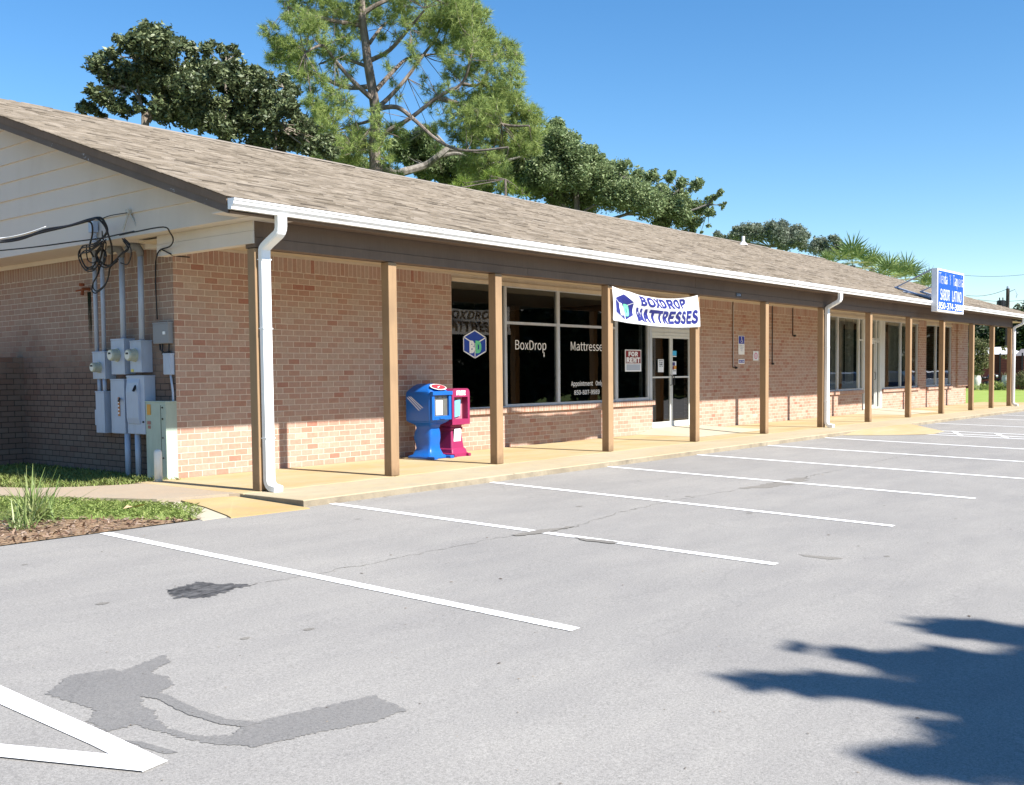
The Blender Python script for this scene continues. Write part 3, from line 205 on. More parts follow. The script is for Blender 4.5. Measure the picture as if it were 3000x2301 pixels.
def asphalt_mat(name, base, wet=False):
    t = NT(name); p = t.pos()
    fine = t.math('ADD', t.math('MULTIPLY', t.noise(190, p, 2, .7), .5), t.math('MULTIPLY', t.noise(70, p, 3, .75), .5)); mid = t.noise(2.2, t.scaled(p, (.35, 1, 1)), 5, .65); big = t.noise(.28, p, 3)
    vor = t.n('TexVoronoi'); vor.inputs['Scale'].default_value = 95; t.l(p, vor.inputs['Vector'])
    c = t.ramp(fine, [(.34, tuple(x * .60 for x in base)), (.5, base), (.68, tuple(min(1, x * 1.38) for x in base))])
    c = t.mix(.42, c, t.ramp(mid, [(.3, (.40, .40, .41)), (.7, (.61, .605, .59))]), 'OVERLAY')
    c = t.mix(.6, c, t.ramp(big, [(.3, (.44, .44, .44)), (.7, (.57, .565, .55))]), 'OVERLAY')
    # pale aggregate chips and dark pores
    chip = t.ramp(vor.outputs['Distance'], [(.0, (1, 1, 1)), (.13, (0, 0, 0))])
    sel = t.ramp(t.noise(31, p, 1), [(.55, (0, 0, 0)), (.62, (1, 1, 1))])
    c = t.mix(t.math('MULTIPLY', t.math('MULTIPLY', chip, sel), .55), c, tuple(min(1, x * 2.4) for x in base))
    # hairline cracks, faint
    mg = t.n('TexVoronoi', feature='DISTANCE_TO_EDGE'); mg.inputs['Scale'].default_value = .22
    wv = t.n('VectorMath', operation='MULTIPLY_ADD'); wn = t.n('TexNoise'); wn.inputs['Scale'].default_value = 1.6; wn.inputs['Detail'].default_value = 6; t.l(p, wn.inputs['Vector'])
    t.l(wn.outputs[1], wv.inputs[0]); wv.inputs[1].default_value = (.9, .9, 0); t.l(p, wv.inputs[2]); t.l(wv.outputs[0], mg.inputs['Vector'])
    ck = t.ramp(mg.outputs['Distance'], [(.0, (1, 1, 1)), (.0022, (0, 0, 0))])
    brk = t.ramp(t.noise(.5, p, 3), [(.5, (0, 0, 0)), (.6, (1, 1, 1))])
    c = t.mix(t.math('MULTIPLY', t.math('MULTIPLY', ck, brk), .25), c, tuple(x * .5 for x in base))
    MATS[name] = t.out(c, .62 if wet else .93, 0, t.bump(fine, .55, .004), .35 if wet else .2); return MATS[name]

def concrete_mat(name, a, b, grey, amt=.5):
    t = NT(name); p = t.pos()
    n1 = t.ramp(t.noise(.7, t.scaled(p, (.6, 1.6, 1)), 6, .65), [(.35, (0, 0, 0)), (.65, (1, 1, 1))]); n2 = t.noise(60, p, 3, .7); n3 = t.noise(3.5, p, 6, .7)
    c = t.mix(n1, a, b)
    c = t.mix(t.math('MULTIPLY', t.ramp(n3, [(.45, (0, 0, 0)), (.75, (1, 1, 1))]), amt), c, grey)
    c = t.mix(.5, c, t.mix(n2, (.32, .32, .32), (.68, .68, .68)), 'OVERLAY')
    MATS[name] = t.out(c, .92, 0, t.bump(n2, .5, .004), .15); return MATS[name]

def glass_mat(name, tint):
    t = NT(name); lw = t.n('LayerWeight'); lw.inputs[0].default_value = .5; fr = t.math('MULTIPLY_ADD', t.math('POWER', lw.outputs['Facing'], 5.0), 1.75, .10, clamp=True)
    tr = t.n('BsdfTransparent'); tr.inputs[0].default_value = (*tint, 1)
    gl = t.n('BsdfGlossy'); gl.inputs['Roughness'].default_value = .012
    # panes are never perfectly flat: very gentle waviness
    nz = t.noise(1.1, t.pos(), 2); t.l(t.bump(nz, .10, .02), gl.inputs['Normal'])
    mx = t.n('MixShader'); t.l(fr, mx.inputs[0]); t.l(tr.outputs[0], mx.inputs[1]); t.l(gl.outputs[0], mx.inputs[2])
    t.l(mx.outputs[0], t.o.inputs[0]); MATS[name] = t.m; return t.m

def leaf_mat(name, dark, mid, light, rough=.5, trans=.25, spec=.3):
    t = NT(name); g = t.n('NewGeometry'); rnd = g.outputs['Random Per Island']
    clump = t.noise(.9, g.outputs['Position'], 3)
    f = t.math('ADD', t.math('MULTIPLY', rnd, .62), t.math('MULTIPLY', clump, .45), clamp=True)
    c = t.ramp(f, [(.1, dark), (.5, mid), (.95, light)])
    b = t.n('BsdfPrincipled'); t.l(c, b.inputs['Base Color']); b.inputs['Roughness'].default_value = rough; b.inputs['Specular IOR Level'].default_value = spec
    tl = t.n('BsdfTranslucent'); t.l(t.mix(.5, c, light), tl.inputs[0])
    mx = t.n('MixShader'); mx.inputs[0].default_value = trans; t.l(b.outputs[0], mx.inputs[1]); t.l(tl.outputs[0], mx.inputs[2])
    t.l(mx.outputs[0], t.o.inputs[0]); MATS[name] = t.m; return t.m

def bark_mat(name, a, b):
    t = NT(name); p = t.pos(); n = t.noise(5, t.scaled(p, (1, 1, .35)), 5, .7)
    MATS[name] = t.out(t.mix(t.ramp(n, [(.35, (0, 0, 0)), (.65, (1, 1, 1))]), a, b), .95, 0, t.bump(n, .8, .03), .1); return MATS[name]

BRICK = brick_mat('brick'); BRICK_OLD = brick_mat('brick_weathered', 'wall', True); ROWLOCK = brick_mat('rowlock_brick', 'row')
ASPH = asphalt_mat('asphalt', (.258, .247, .232)); ASPH_WET = asphalt_mat('asphalt_damp', (.182, .175, .166), True)
ASPH_PATCH = asphalt_mat('asphalt_worn', (.20, .187, .168))
CONC = concrete_mat('walk_concrete', (.41, .285, .135), (.45, .37, .225), (.36, .325, .245), .6)
CONC_OUT = concrete_mat('kerb_strip_concrete', (.40, .32, .20), (.42, .36, .25), (.31, .275, .21), .65)
CONC_PALE = concrete_mat('pale_concrete', (.48, .42, .30), (.44, .40, .31), (.36, .33, .27), .4)
CONC_RAMP = concrete_mat('ramp_concrete', (.42, .28, .12), (.47, .35, .18), (.30, .25, .18), .5)
CONC_PATH = concrete_mat('path_concrete', (.36, .28, .20), (.36, .30, .225), (.28, .245, .20), .5)
POSTW = wood('post_wood', (.315, .205, .115), (.19, .125, .075))
BEAMW = wood('beam_wood', (.165, .115, .082), (.095, .066, .050))
RAKED = NT('rake_peeling'); _t = RAKED; _p = _t.pos(); _n = _t.noise(5, _t.scaled(_p, (1, 1, 2.2)), 6, .7)
_f = _t.ramp(_n, [(.63, (0, 0, 0)), (.66, (1, 1, 1))]); _c = _t.mix(_t.noise(3, _p, 4), (.105, .082, .068), (.17, .14, .12))
RAKED = _t.out(_t.mix(_f, _c, (.38, .38, .40)), .85, 0, _t.bump(_n, .5, .003), .15)
GUTW = paint('white_gutter', (.84, .84, .83), .35, .05, 3, (.42, .36, .28), .0005)
SIDING = paint('beige_siding', (.62, .56, .495), .75, .04, 1.3, (.52, .46, .39), .0008, spec=.2)
CEIL = paint('beige_ceiling', (.52, .43, .31), .8, .05, 2, None)
TRIM = paint('cream_trim', (.60, .50, .37), .6, .05, 3, (.42, .33, .24))
ALU = paint('aluminium_frame', (.60, .61, .62), .38, .05, 5, (.42, .41, .39), .0003, metal=.35, spec=.5)
ALU_W = paint('white_door_frame', (.62, .62, .58), .45, .05, 5, (.45, .43, .38))
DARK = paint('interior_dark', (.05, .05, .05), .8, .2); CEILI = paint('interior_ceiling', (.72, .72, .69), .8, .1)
BLIND = paint('blind_fabric', (.50, .52, .50), .8, .1, 4)
GLASS = glass_mat('tinted_glass', (.30, .32, .31)); GLASS2 = glass_mat('clear_glass', (.86, .90, .88))
WHITE = paint('line_paint', (.80, .80, .79), .7, .04, 8, (.60, .59, .57), .001, spec=.2)
VINYL = paint('white_vinyl', (.86, .86, .85), .5, .02)
SHINGLE = leaf_mat('shingle', (.098, .075, .058), (.150, .118, .090), (.205, .168, .130), .95, 0.0, .08)
_t = NT('shingle2'); _g = _t.n('NewGeometry'); _r = _g.outputs['Random Per Island']; _gr = _t.noise(110, _g.outputs['Position'], 2, .7); _bg = _t.noise(.5, _g.outputs['Position'], 4)
_c = _t.ramp(_r, [(0, (.075, .062, .048)), (.12, (.14, .117, .09)), (.40, (.19, .16, .125)), (.8, (.215, .182, .145)), (1, (.25, .215, .175))])
_c = _t.mix(.7, _c, _t.mix(_gr, (.25, .25, .25), (.75, .75, .75)), 'OVERLAY'); _c = _t.mix(.6, _c, _t.mix(_bg, (.40, .40, .41), (.58, .57, .56)), 'OVERLAY')
SHINGLE = _t.out(_c, .95, 0, _t.bump(_gr, .5, .003), .1)
METERG = paint('meter_grey', (.37, .43, .54), .45, .05, 6, (.24, .25, .28), .0004, spec=.4)
PEDG = paint('pedestal_green', (.38, .45, .38), .6, .08, 4, (.20, .22, .18))
BLACKR = paint('black_rubber', (.012, .012, .014), .5, .1)
TELG = paint('telephone_grey', (.23, .235, .25), .6, .06)
DOMEG = paint('meter_dome', (.36, .38, .31), .15, .1, spec=.6)
RUST = paint('rust', (.20, .055, .022), .9, .3, 30)
PBLUE = paint('blue_plastic', (.006, .105, .42), .38, .08, 3, (.02, .10, .30), .0006, spec=.45)
PPINK = paint('magenta_plastic', (.27, .02, .085), .38, .08, 3, (.20, .03, .08), .0006, spec=.45)
PAPER = paint('paper', (.78, .80, .82), .7, .03)
RED = paint('sign_red', (.20, .012, .02), .6, .05)
NAVY = paint('print_navy', (.018, .022, .16), .5, .2, 9)
BLUEP = paint('logo_blue', (.015, .06, .36), .5, .1)
GREENP = paint('logo_green', (.16, .66, .34), .5, .08)
SIGNB = paint('sign_blue', (.012, .075, .56), .5, .05)
BLUEADA = paint('access_blue', (.01, .03, .34), .5, .05)
BLACKP = paint('print_black', (.02, .02, .022), .6, .05)
PINKP = paint('print_pink', (.62, .22, .35), .6, .05)
CYANP = paint('print_cyan', (.05, .42, .70), .5, .05)
YELP = paint('print_orange', (.62, .30, .05), .6, .1)
GRAYP = paint('print_grey', (.42, .47, .55), .6, .05)
SKYB = paint('paper_blue', (.20, .55, .78), .6, .25, 25)
FENCEW = wood('fence_wood', (.105, .035, .026), (.05, .02, .018))
BLACKM = paint('black_metal', (.015, .015, .017), .4, .1)
ROOFW = paint('white_roof', (.82, .82, .82), .5, .03)
STONEW = paint('pale_stone', (.62, .60, .55), .8, .08, 8)
SOIL = concrete_mat('soil', (.24, .16, .10), (.33, .23, .14), (.18, .125, .09), .6)
KERBF = concrete_mat('kerb_face', (.26, .215, .15), (.34, .29, .21), (.12, .10, .08), .75); TURF = concrete_mat('turf', (.17, .24, .06), (.24, .31, .09), (.26, .22, .11), .5)
GROUNDG = concrete_mat('turf_soil', (.10, .16, .035), (.14, .19, .045), (.11, .12, .04), .5)
LAWNM = concrete_mat('lawn_green', (.22, .30, .055), (.27, .34, .08), (.30, .32, .11), .4)
CARS = paint('car_silver', (.30, .36, .44), .2, .05, spec=.7, metal=.3); CARB = paint('car_blue', (.018, .035, .085), .18, .05, spec=.7); CARW = paint('car_white', (.75, .76, .77), .2, .03, spec=.6)
CARG = paint('car_window', (.02, .025, .03), .05, .05, spec=.8)

# ------------------------------------------------------------------ mesh helpers
class MB:
    def __init__(s): s.v = []; s.f = []; s.mi = []; s.cur = 0
    def add(s, vs, fs):
        o = len(s.v); s.v += [tuple(p) for p in vs]; s.f += [tuple(i + o for i in f) for f in fs]; s.mi += [s.cur] * len(fs); return s
    def box(s, x0, x1, y0, y1, z0, z1):
        return s.add([(x0, y0, z0), (x1, y0, z0), (x1, y1, z0), (x0, y1, z0), (x0, y0, z1), (x1, y0, z1), (x1, y1, z1), (x0, y1, z1)],
                     [(0, 3, 2, 1), (4, 5, 6, 7), (0, 1, 5, 4), (1, 2, 6, 5), (2, 3, 7, 6), (3, 0, 4, 7)])
    def bbox(s, x0, x1, y0, y1, z0, z1, b=.006):
        """box with chamfered edges"""
        bm = bmesh.new(); bmesh.ops.create_cube(bm, size=1)
        for v in bm.verts: v.co = Vector(((x0 + x1) / 2 + v.co.x * (x1 - x0), (y0 + y1) / 2 + v.co.y * (y1 - y0), (z0 + z1) / 2 + v.co.z * (z1 - z0)))
        bmesh.ops.bevel(bm, geom=bm.edges[:], offset=b, segments=2, affect='EDGES', profile=.6)
        bm.verts.ensure_lookup_table(); s.add([v.co[:] for v in bm.verts], [[v.index for v in f.verts] for f in bm.faces]); bm.free(); return s
    def quad(s, a, b, c, d): return s.add([a, b, c, d], [(0, 1, 2, 3)])
    def poly(s, pts): return s.add(pts, [tuple(range(len(pts)))])
    def prism(s, pts, d):
        """closed polygon pts (3-d) pushed along vector d"""
        n = len(pts); d = Vector(d); a = [Vector(p) for p in pts]; b = [p + d for p in a]
        return s.add([p[:] for p in a + b], [tuple(range(n))[::-1], tuple(range(n, 2 * n))] + [(i, (i + 1) % n, n + (i + 1) % n, n + i) for i in range(n)])
    def tube(s, pts, r, n=8, caps=True, r_end=None):
        P = [Vector(p) for p in pts]; rs = r if isinstance(r, (list, tuple)) else None
        vs = []; fs = []; prev = None
        for i, p in enumerate(P):
            d = (P[min(i + 1, len(P) - 1)] - P[max(i - 1, 0)])
            d = d.normalized() if d.length > 1e-9 else Vector((0, 0, 1))
            if prev is None:
                up = Vector((0, 0, 1)) if abs(d.z) < .9 else Vector((1, 0, 0)); a = d.cross(up).normalized()
            else: a = (prev - d * prev.dot(d)); a = a.normalized() if a.length > 1e-6 else d.orthogonal().normalized()
            prev = a; b = d.cross(a)
            rr_ = rs[i] if rs else (r if r_end is None else r + (r_end - r) * i / max(1, len(P) - 1))
            for k in range(n):
                t_ = 2 * math.pi * k / n; vs.append((p + (a * math.cos(t_) + b * math.sin(t_)) * rr_)[:])
        for i in range(len(P) - 1):
            for k in range(n): fs.append((i * n + k, i * n + (k + 1) % n, (i + 1) * n + (k + 1) % n, (i + 1) * n + k))
        if caps: fs += [tuple(range(n))[::-1], tuple((len(P) - 1) * n + k for k in range(n))]
        return s.add(vs, fs)
    def loft(s, secs, n=8, cap=True):
        """secs: (z, cx, cy, hx, hy, r): rounded rectangles stacked in z"""
        rings = []
        for (z, cx, cy, hx, hy, r) in secs:
            ring = []; r = min(r, hx, hy)
            for q, (sx, sy) in enumerate(((1, 1), (-1, 1), (-1, -1), (1, -1))):
                for k in range(n // 4 + 1):
                    t_ = math.pi / 2 * (q + k / (n // 4)); ring.append((cx + sx * (hx - r) + r * math.cos(t_), cy + sy * (hy - r) + r * math.sin(t_), z))
            rings.append(ring)
        m_ = len(rings[0]); vs = [p for r_ in rings for p in r_]
        fs = [(i * m_ + k, i * m_ + (k + 1) % m_, (i + 1) * m_ + (k + 1) % m_, (i + 1) * m_ + k) for i in range(len(rings) - 1) for k in range(m_)]
        if cap: fs += [tuple(range(m_))[::-1], tuple((len(rings) - 1) * m_ + k for k in range(m_))]
        return s.add(vs, fs)
    def build(s, name, mat, parent=None, smooth=False):
        me = bpy.data.meshes.new(name); me.from_pydata(s.v, [], s.f)
        for mm in (mat if isinstance(mat, (list, tuple)) else [mat]): me.materials.append(mm)
        if any(s.mi): me.polygons.foreach_set('material_index', s.mi)
        if smooth: me.polygons.foreach_set('use_smooth', [True] * len(me.polygons))
        me.update(); o = bpy.data.objects.new(name, me); COL.objects.link(o); o.parent = parent
        return o

def np_mesh(name, verts, faces_flat, nper, mat, parent=None, smooth=False):
    me = bpy.data.meshes.new(name); nf = len(faces_flat) // nper
    me.vertices.add(len(verts)); me.vertices.foreach_set('co', np.asarray(verts, dtype=np.float32).ravel())
    me.loops.add(len(faces_flat)); me.loops.foreach_set('vertex_index', np.asarray(faces_flat, dtype=np.int32))
    me.polygons.add(nf); me.polygons.foreach_set('loop_start', np.arange(0, nf * nper, nper, dtype=np.int32)); me.polygons.foreach_set('loop_total', np.full(nf, nper, dtype=np.int32))
    me.materials.append(mat); me.update(calc_edges=True)
    o = bpy.data.objects.new(name, me); COL.objects.link(o); o.parent = parent
    return o

def empty(name, loc=(0, 0, 0)):
    o = bpy.data.objects.new(name, None); COL.objects.link(o); o.location = loc; return o
def tag(o, label, cat, group=None, kind=None):
    if label: o['label'] = label
    if cat: o['category'] = cat
    if group: o['group'] = group
    if kind: o['kind'] = kind
    return o
def settle(root):
    """after building parts in world coordinates: keep them where they are under a root that stands elsewhere"""
    for ch in root.children:
        ch.matrix_parent_inverse = Matrix.Translation(-root.location)
    return root
def structure(name, mb, mat): return tag(mb.build(name, mat), None, None, kind='structure')

def text_geo(s, bold=0.0, sub=0):
    """plain grotesque letters from the outlines in GLYPHS (x, y in 1/500 of the size)"""
    cu = bpy.data.curves.new('t', 'CURVE'); cu.dimensions = '2D'; cu.fill_mode = 'FRONT'; cu.offset = bold; pen = 0
    for ch in s:
        if ch == ' ': pen += 140; continue
        w_, loops = GLYPHS[ch]
        for L in loops:
            sp = cu.splines.new('POLY'); sp.points.add(len(L) - 1); sp.use_cyclic_u = True
            for q, (x, y) in zip(sp.points, L): q.co = ((x + pen) / 500, y / 500, 0, 1)
        pen += w_ + int(bold * 500)
    o = bpy.data.objects.new('t', cu); COL.objects.link(o)
    me = bpy.data.meshes.new_from_object(o.evaluated_get(bpy.context.evaluated_depsgraph_get()))
    bpy.data.objects.remove(o); bpy.data.curves.remove(cu)
    bm = bmesh.new(); bm.from_mesh(me); bpy.data.meshes.remove(me)
    if sub:
        bmesh.ops.triangulate(bm, faces=bm.faces[:]); bmesh.ops.subdivide_edges(bm, edges=[e for e in bm.edges if e.calc_length() > .12], cuts=sub, use_grid_fill=False); bmesh.ops.triangulate(bm, faces=bm.faces[:])
    bm.verts.ensure_lookup_table()
    v = np.array([p.co[:2] for p in bm.verts]); f = [[q.index for q in p.verts] for p in bm.faces]; bm.free()
    v = (v - v.min(0)) / (v.max(0) - v.min(0)); return v, f
def put_text(mb, s, x0, x1, z0, z1, y, bold=0.0, slant=0.0, fn=None, sub=0):
    """letters filling the rectangle x0..x1, z0..z1 on a plane facing -y"""
    v, f = text_geo(s, bold, sub)
    if fn: mb.add([fn(x0 + a * (x1 - x0) + slant * b, z0 + b * (z1 - z0)) for a, b in v], f)
    else: mb.add([(x0 + a * (x1 - x0) + slant * b, y, z0 + b * (z1 - z0)) for a, b in v], f)

# ------------------------------------------------------------------ the setting
def az(y, off=0.0):
    """height of the asphalt: it falls away from the walk"""
    return -.08 + .025 * (min(y, -1.2) + 1.2) + off
g = MB(); ys = [(-500, -1.6), (-60, -1.6), (-27, az(-27, -.02)), (-1.25, -.11), (500, -.11)]
for (ya, za), (yb, zb) in zip(ys, ys[1:]): g.quad((-500, ya, za), (600, ya, za), (600, yb, zb), (-500, yb, zb))
structure('ground', g, GROUNDG)
g = MB(); NX = 60
g.quad((-60, -27, az(-27)), (64, -27, az(-27)), (64, -1.155, az(-1.2)), (-60, -1.155, az(-1.2)))
structure('asphalt_lot', g, ASPH)
# walk of separate slabs with open joints
g = MB(); xs = [-.25, 2.2, 4.6, 7.35, 10.3, 13.35, 16.2, 19.5, 22.6, 25.6, 28.7, 31.8, 34.9, 38.0]
g.box(-.24, 38, -1.21, 2.25, -.16, -.012)
for a, b in zip(xs, xs[1:]):
    g.bbox(a + .005, b - .005, -.155, 2.098, -.15, 0, .010)
structure('sidewalk', g, CONC)
g = MB()
for a, b in zip([-.25, 3.4, 7.0, 10.6, 14.2, 17.8, 21.4, 25, 28.6, 32.2], [3.4, 7.0, 10.6, 14.2, 17.8, 21.4, 25, 28.6, 32.2, 38]): g.bbox(a + .005, b - .005, -1.225, -.167, -.15, -.002, .014)
structure('kerb_strip', g, CONC_OUT)
g = MB(); g.box(-.246, 38, -1.2305, -1.2258, -.15, -.014); g.box(-.2455, -.2405, -1.226, -.10, -.15, -.010); structure('kerb_face', g, KERBF)
g = MB()   # landings ramping up to the two doors
for xa, xb, xc, xd in ((11.6, 14.9, 12.37, 14.12), (24.0, 27.4, 24.95, 26.5)):
    g.add([(xa, .5, .004), (xb, .5, .004), (xb + .1, 2.09, .004), (xd, 2.16, .118), (xc, 2.16, .118), (xa + .1, 2.09, .004), (xc, 2.09, .112), (xd, 2.09, .112)],
          [(0, 1, 7, 6), (0, 6, 5), (1, 2, 7), (6, 7, 3, 4)])
structure('door_landing', g, CONC_PALE)
g = MB(); g.add([(15.9, -1.23, -.004), (19.2, -1.23, -.004), (17.9, -2.5, az(-2.5, .006)), (16.75, -2.6, az(-2.6, .006))], [(0, 3, 2, 1)])
g.add([(15.9, -1.23, -.004), (19.2, -1.23, -.004), (19.5, -1.4, az(-1.4, .003)), (17.9, -2.5, az(-2.5, .006)), (16.75, -2.6, az(-2.6, .006)), (14.9, -1.23, az(-1.23, .004)), (15.6, -1.9, az(-1.9, .004))], [(0, 5, 6, 4), (1, 3, 2)])
structure('kerb_ramp', g, CONC)
# side path, ramp slab by the corner post
PATH = [(.373, 2.02), (.19, 1.84), (-.5, 2.02), (-.94, 2.25), (-1.38, 2.62), (-1.6, 3.3), (-1.9, 6), (-3.4, 6), (-2.9, 3.3), (-2.04, 1.98), (-1.68, 1.28), (-1.41, .88), (-1.12, .23), (-.9, .13), (-.33, .0), (-.25, -.1), (-.25, 2.02)]
g = MB(); g.prism([(x, y, -.12) for x, y in PATH[:-1] + [(-.24, .0)]], (0, 0, .117)); structure('side_path', g, CONC_PATH)
def slab(pts, th=.05): 
    mb = MB(); n = len(pts); vs = list(pts) + [(x, y, z - th) for x, y, z in pts]
    return mb.add(vs, [tuple(range(n)), tuple(range(n, 2 * n))[::-1]] + [((i + 1) % n, i, n + i, n + (i + 1) % n) for i in range(n)])
structure('ramp_slab', slab([(-.27, -1.36, -.074), (-.27, -.02, -.035), (-.90, .10, -.028), (-1.02, -.55, -.045), (-1.20, -1.19, -.065), (-1.24, -1.30, -.072)]), CONC_RAMP)
structure('apron_slab', slab([(-1.22, -1.20, -.072), (-1.04, -.56, -.052), (-.93, .09, -.04), (-1.12, .15, -.045), (-1.4, -.6, -.06), (-1.52, -1.22, -.076)]), CONC_PALE)
g = MB(); g.add([(-40, -1.13, -.076), (-1.5, -1.13, -.076), (-.95, .1, -.06), (.37, 1.9, -.03), (.37, 30, -.03), (-40, 30, -.03), (-2.6, .7, -.05), (-2.0, -.2, -.06)], [(0, 1, 7, 6), (1, 2, 6, 7), (0, 6, 5), (2, 3, 4, 5, 6)])
structure('planting_soil', g, SOIL)
structure('turf', slab([(-1.50, -1.10, -.066), (-1.0, .1, -.048), (-1.25, .9, -.03), (-2.2, 2.3, -.02), (-6, 5.5, -.02), (-6, 3.2, -.03), (-2.6, .15, -.045), (-2.0, -.55, -.058), (-1.62, -1.1, -.066)], .02), TURF)
g = MB(); g.add([(38.0, -1.3, -.09), (38.0, -1.1, -.055), (36.2, 2.2, -.045), (36.2, 60, -.03), (120, 60, -.03), (120, -1.3, -.06)], [(0, 5, 4, 3, 2, 1)])
structure('lawn', g, LAWNM)

def stripe(a, b, wd=.10, off=.004):
    a = Vector(a); b = Vector(b); d = (b - a).normalized(); n = Vector((-d.y, d.x)) * wd / 2; mb = MB(); k = 90
    L, Rr = [], []
    for i in range(k + 1):
        p = a.lerp(b, i / k); j = .004
        q = p + n * (1 + random.uniform(-.06, .05)); s_ = p - n * (1 + random.uniform(-.06, .05))
        L.append((q.x, q.y, az(q.y, off))); Rr.append((s_.x, s_.y, az(s_.y, off)))
    for i in range(k): mb.quad(L[i], Rr[i], Rr[i + 1], L[i + 1])
    return mb
_t = NT('worn_line_paint'); _p = _t.pos(); _n = _t.noise(38, _p, 4, .75); _b = _t.noise(1.3, _p, 3)
_k = _t.ramp(_t.math('ADD', _n, _t.math('MULTIPLY', _b, .25)), [(.86, (0, 0, 0)), (.92, (1, 1, 1))]) if False else _t.ramp(_t.math('ADD', _t.math('MULTIPLY', _n, .8), _t.math('MULTIPLY', _b, .3)), [(.67, (0, 0, 0)), (.76, (1, 1, 1))])
LINEP = _t.out(_t.mix(_k, (.88, .88, .87), (.55, .54, .52)), .8, 0, _t.bump(_n, .5, .002), .15)
S_ = [(-2.55, -1.19), (.15, -1.24), (2.90, -1.24), (5.66, -1.24), (8.4, -1.24), (11.15, -1.24), (13.9, -1.24)]
E_ = [(-2.47, -6.48), (.26, -6.51), (2.89, -6.54), (5.70, -6.54), (8.45, -6.5), (11.2, -6.5), (13.95, -6.5)]
for i, (a, b) in enumerate(zip(S_, E_)): structure('parking_line', stripe(a, b, .105), LINEP)
for a, b in (((16.62, -2.45), (16.9, -6.4)), ((18.1, -2.29), (18.5, -6.4)), ((17.3, -2.5), (17.5, -6.4)), ((21.2, -1.25), (21.3, -6.5)), ((24.72, -1.4), (24.9, -6.5)), ((27.3, -1.4), (27.4, -6.5)), ((30.1, -1.4), (30.2, -6.5)), ((32.9, -1.4), (33.0, -6.5))):
    structure('parking_line', stripe(a, b, .10), LINEP)
for k in range(4): structure('parking_line', stripe((16.75, -3.2 - k * .95), (18.2, -2.6 - k * .95), .09, .006), LINEP)
A1 = [(-5.10, -3.1), (-5.233, -4.952), (-5.236, -5.428), (-5.235, -5.944), (-5.244, -6.441), (-5.372, -6.465), (-5.357, -6.213), (-5.352, -6.039), (-5.362, -5.232), (-5.25, -3.1)]
A2 = [(-5.90, -6.10), (-5.85, -5.40), (-5.640, -5.84), (-5.357, -6.213), (-5.244, -6.441), (-5.372, -6.465)]
g = MB(); g.poly([(x, y, az(y, .004)) for x, y in [(-5.0, -3.1), (-5.233, -4.952), (-5.236, -5.428), (-5.235, -5.944), (-5.244, -6.441), (-5.372, -6.465), (-5.357, -6.213), (-5.352, -6.039), (-5.362, -5.232), (-5.14, -3.1)]])
g.poly([(x, y, az(y, .0075)) for x, y in [(-5.82, -5.42), (-5.60, -5.751), (-5.357, -6.213), (-5.244, -6.441), (-5.372, -6.465), (-5.666, -5.892), (-5.90, -5.50)]])
tag(structure('painted_arrow', g, LINEP), 'thick white painted arrow head on the asphalt', 'road marking', kind='structure')
def jag(pts, amp, seg=.03):
    o = []
    for i, p in enumerate(pts):
        a = Vector(p); b = Vector(pts[(i + 1) % len(pts)]); k = max(1, int((b - a).length / seg)); n = Vector((-(b - a).y, (b - a).x)).normalized() if (b - a).length > 0 else Vector((0, 0))
        for j in range(k): q = a.lerp(b, j / k) + n * random.uniform(-amp, amp) + (b - a).normalized() * random.uniform(-amp, amp) * .5; o.append((q.x, q.y, az(q.y, .0015)))
    return o
def blot(name, pts, mat, amp=.012, seg=.03, off=0):
    mb = MB(); mb.poly([(x, y, z + off) for x, y, z in jag(pts, amp, seg)]); o = mb.build(name, mat)
    bm = bmesh.new(); bm.from_mesh(o.data); bmesh.ops.triangulate(bm, faces=bm.faces[:]); bm.to_mesh(o.data); bm.free()
    return tag(o, None, None, kind='structure')
WET = [(-5.148, -5.243), (-4.921, -5.049), (-4.727, -5.117), (-4.717, -5.191), (-4.4, -5.079), (-4.445, -5.217), (-4.634, -5.318), (-4.608, -5.439), (-4.657, -5.588), (-4.789, -5.631), (-4.87, -5.63), (-4.94, -5.76), (-4.93, -5.84), (-5.0, -5.97), (-5.025, -6.11), (-5.0, -6.28), (-4.90, -6.385), (-4.80, -6.33), (-4.66, -6.34), (-4.396, -6.40), (-4.12, -6.457), (-4.172, -6.734), (-4.38, -6.734), (-4.609, -6.649), (-4.907, -6.579), (-5.001, -6.448), (-5.055, -6.249), (-5.083, -6.04), (-5.10, -5.959), (-5.221, -5.938), (-5.22, -5.759), (-5.112, -5.645), (-5.13, -5.422)]
tag(blot('damp_stain', WET, ASPH_WET, .012, .012), 'large irregular damp patch on the asphalt near the arrow', 'stain', kind='structure')
blot('damp_stain', [(-4.80, -5.60), (-4.77, -5.70), (-4.80, -6.0), (-4.79, -6.20), (-4.72, -6.36), (-4.80, -6.35), (-4.85, -6.22), (-4.87, -6.0), (-4.84, -5.72), (-4.87, -5.62)], ASPH_WET, .006, .012, .0012)
blot('damp_stain', [(-5.225, -6.09), (-5.184, -6.174), (-5.161, -6.383), (-5.205, -6.362), (-5.225, -6.219)], ASPH_WET, .008)
_t = NT('oil'); _n = _t.noise(9, _t.scaled(_t.pos(), (1, 2.6, 1)), 5, .8); OILM = _t.out(_t.ramp(_n, [(.38, (.02, .02, .022)), (.62, (.13, .128, .126))]), .6, 0, None, .3)
blot('oil_stain', [(-3.50, -3.70), (-3.19, -3.622), (-3.12, -3.78), (-2.98, -4.02), (-3.15, -4.0), (-3.27, -4.046), (-3.42, -4.10), (-3.584, -3.959)], OILM, .03, .018)
blot('worn_patch', [(-.116, -4.06), (.176, -4.048), (.721, -4.175), (.637, -4.208), (.131, -4.175), (-.117, -4.114)], ASPH_PATCH, .025, .05, .004)
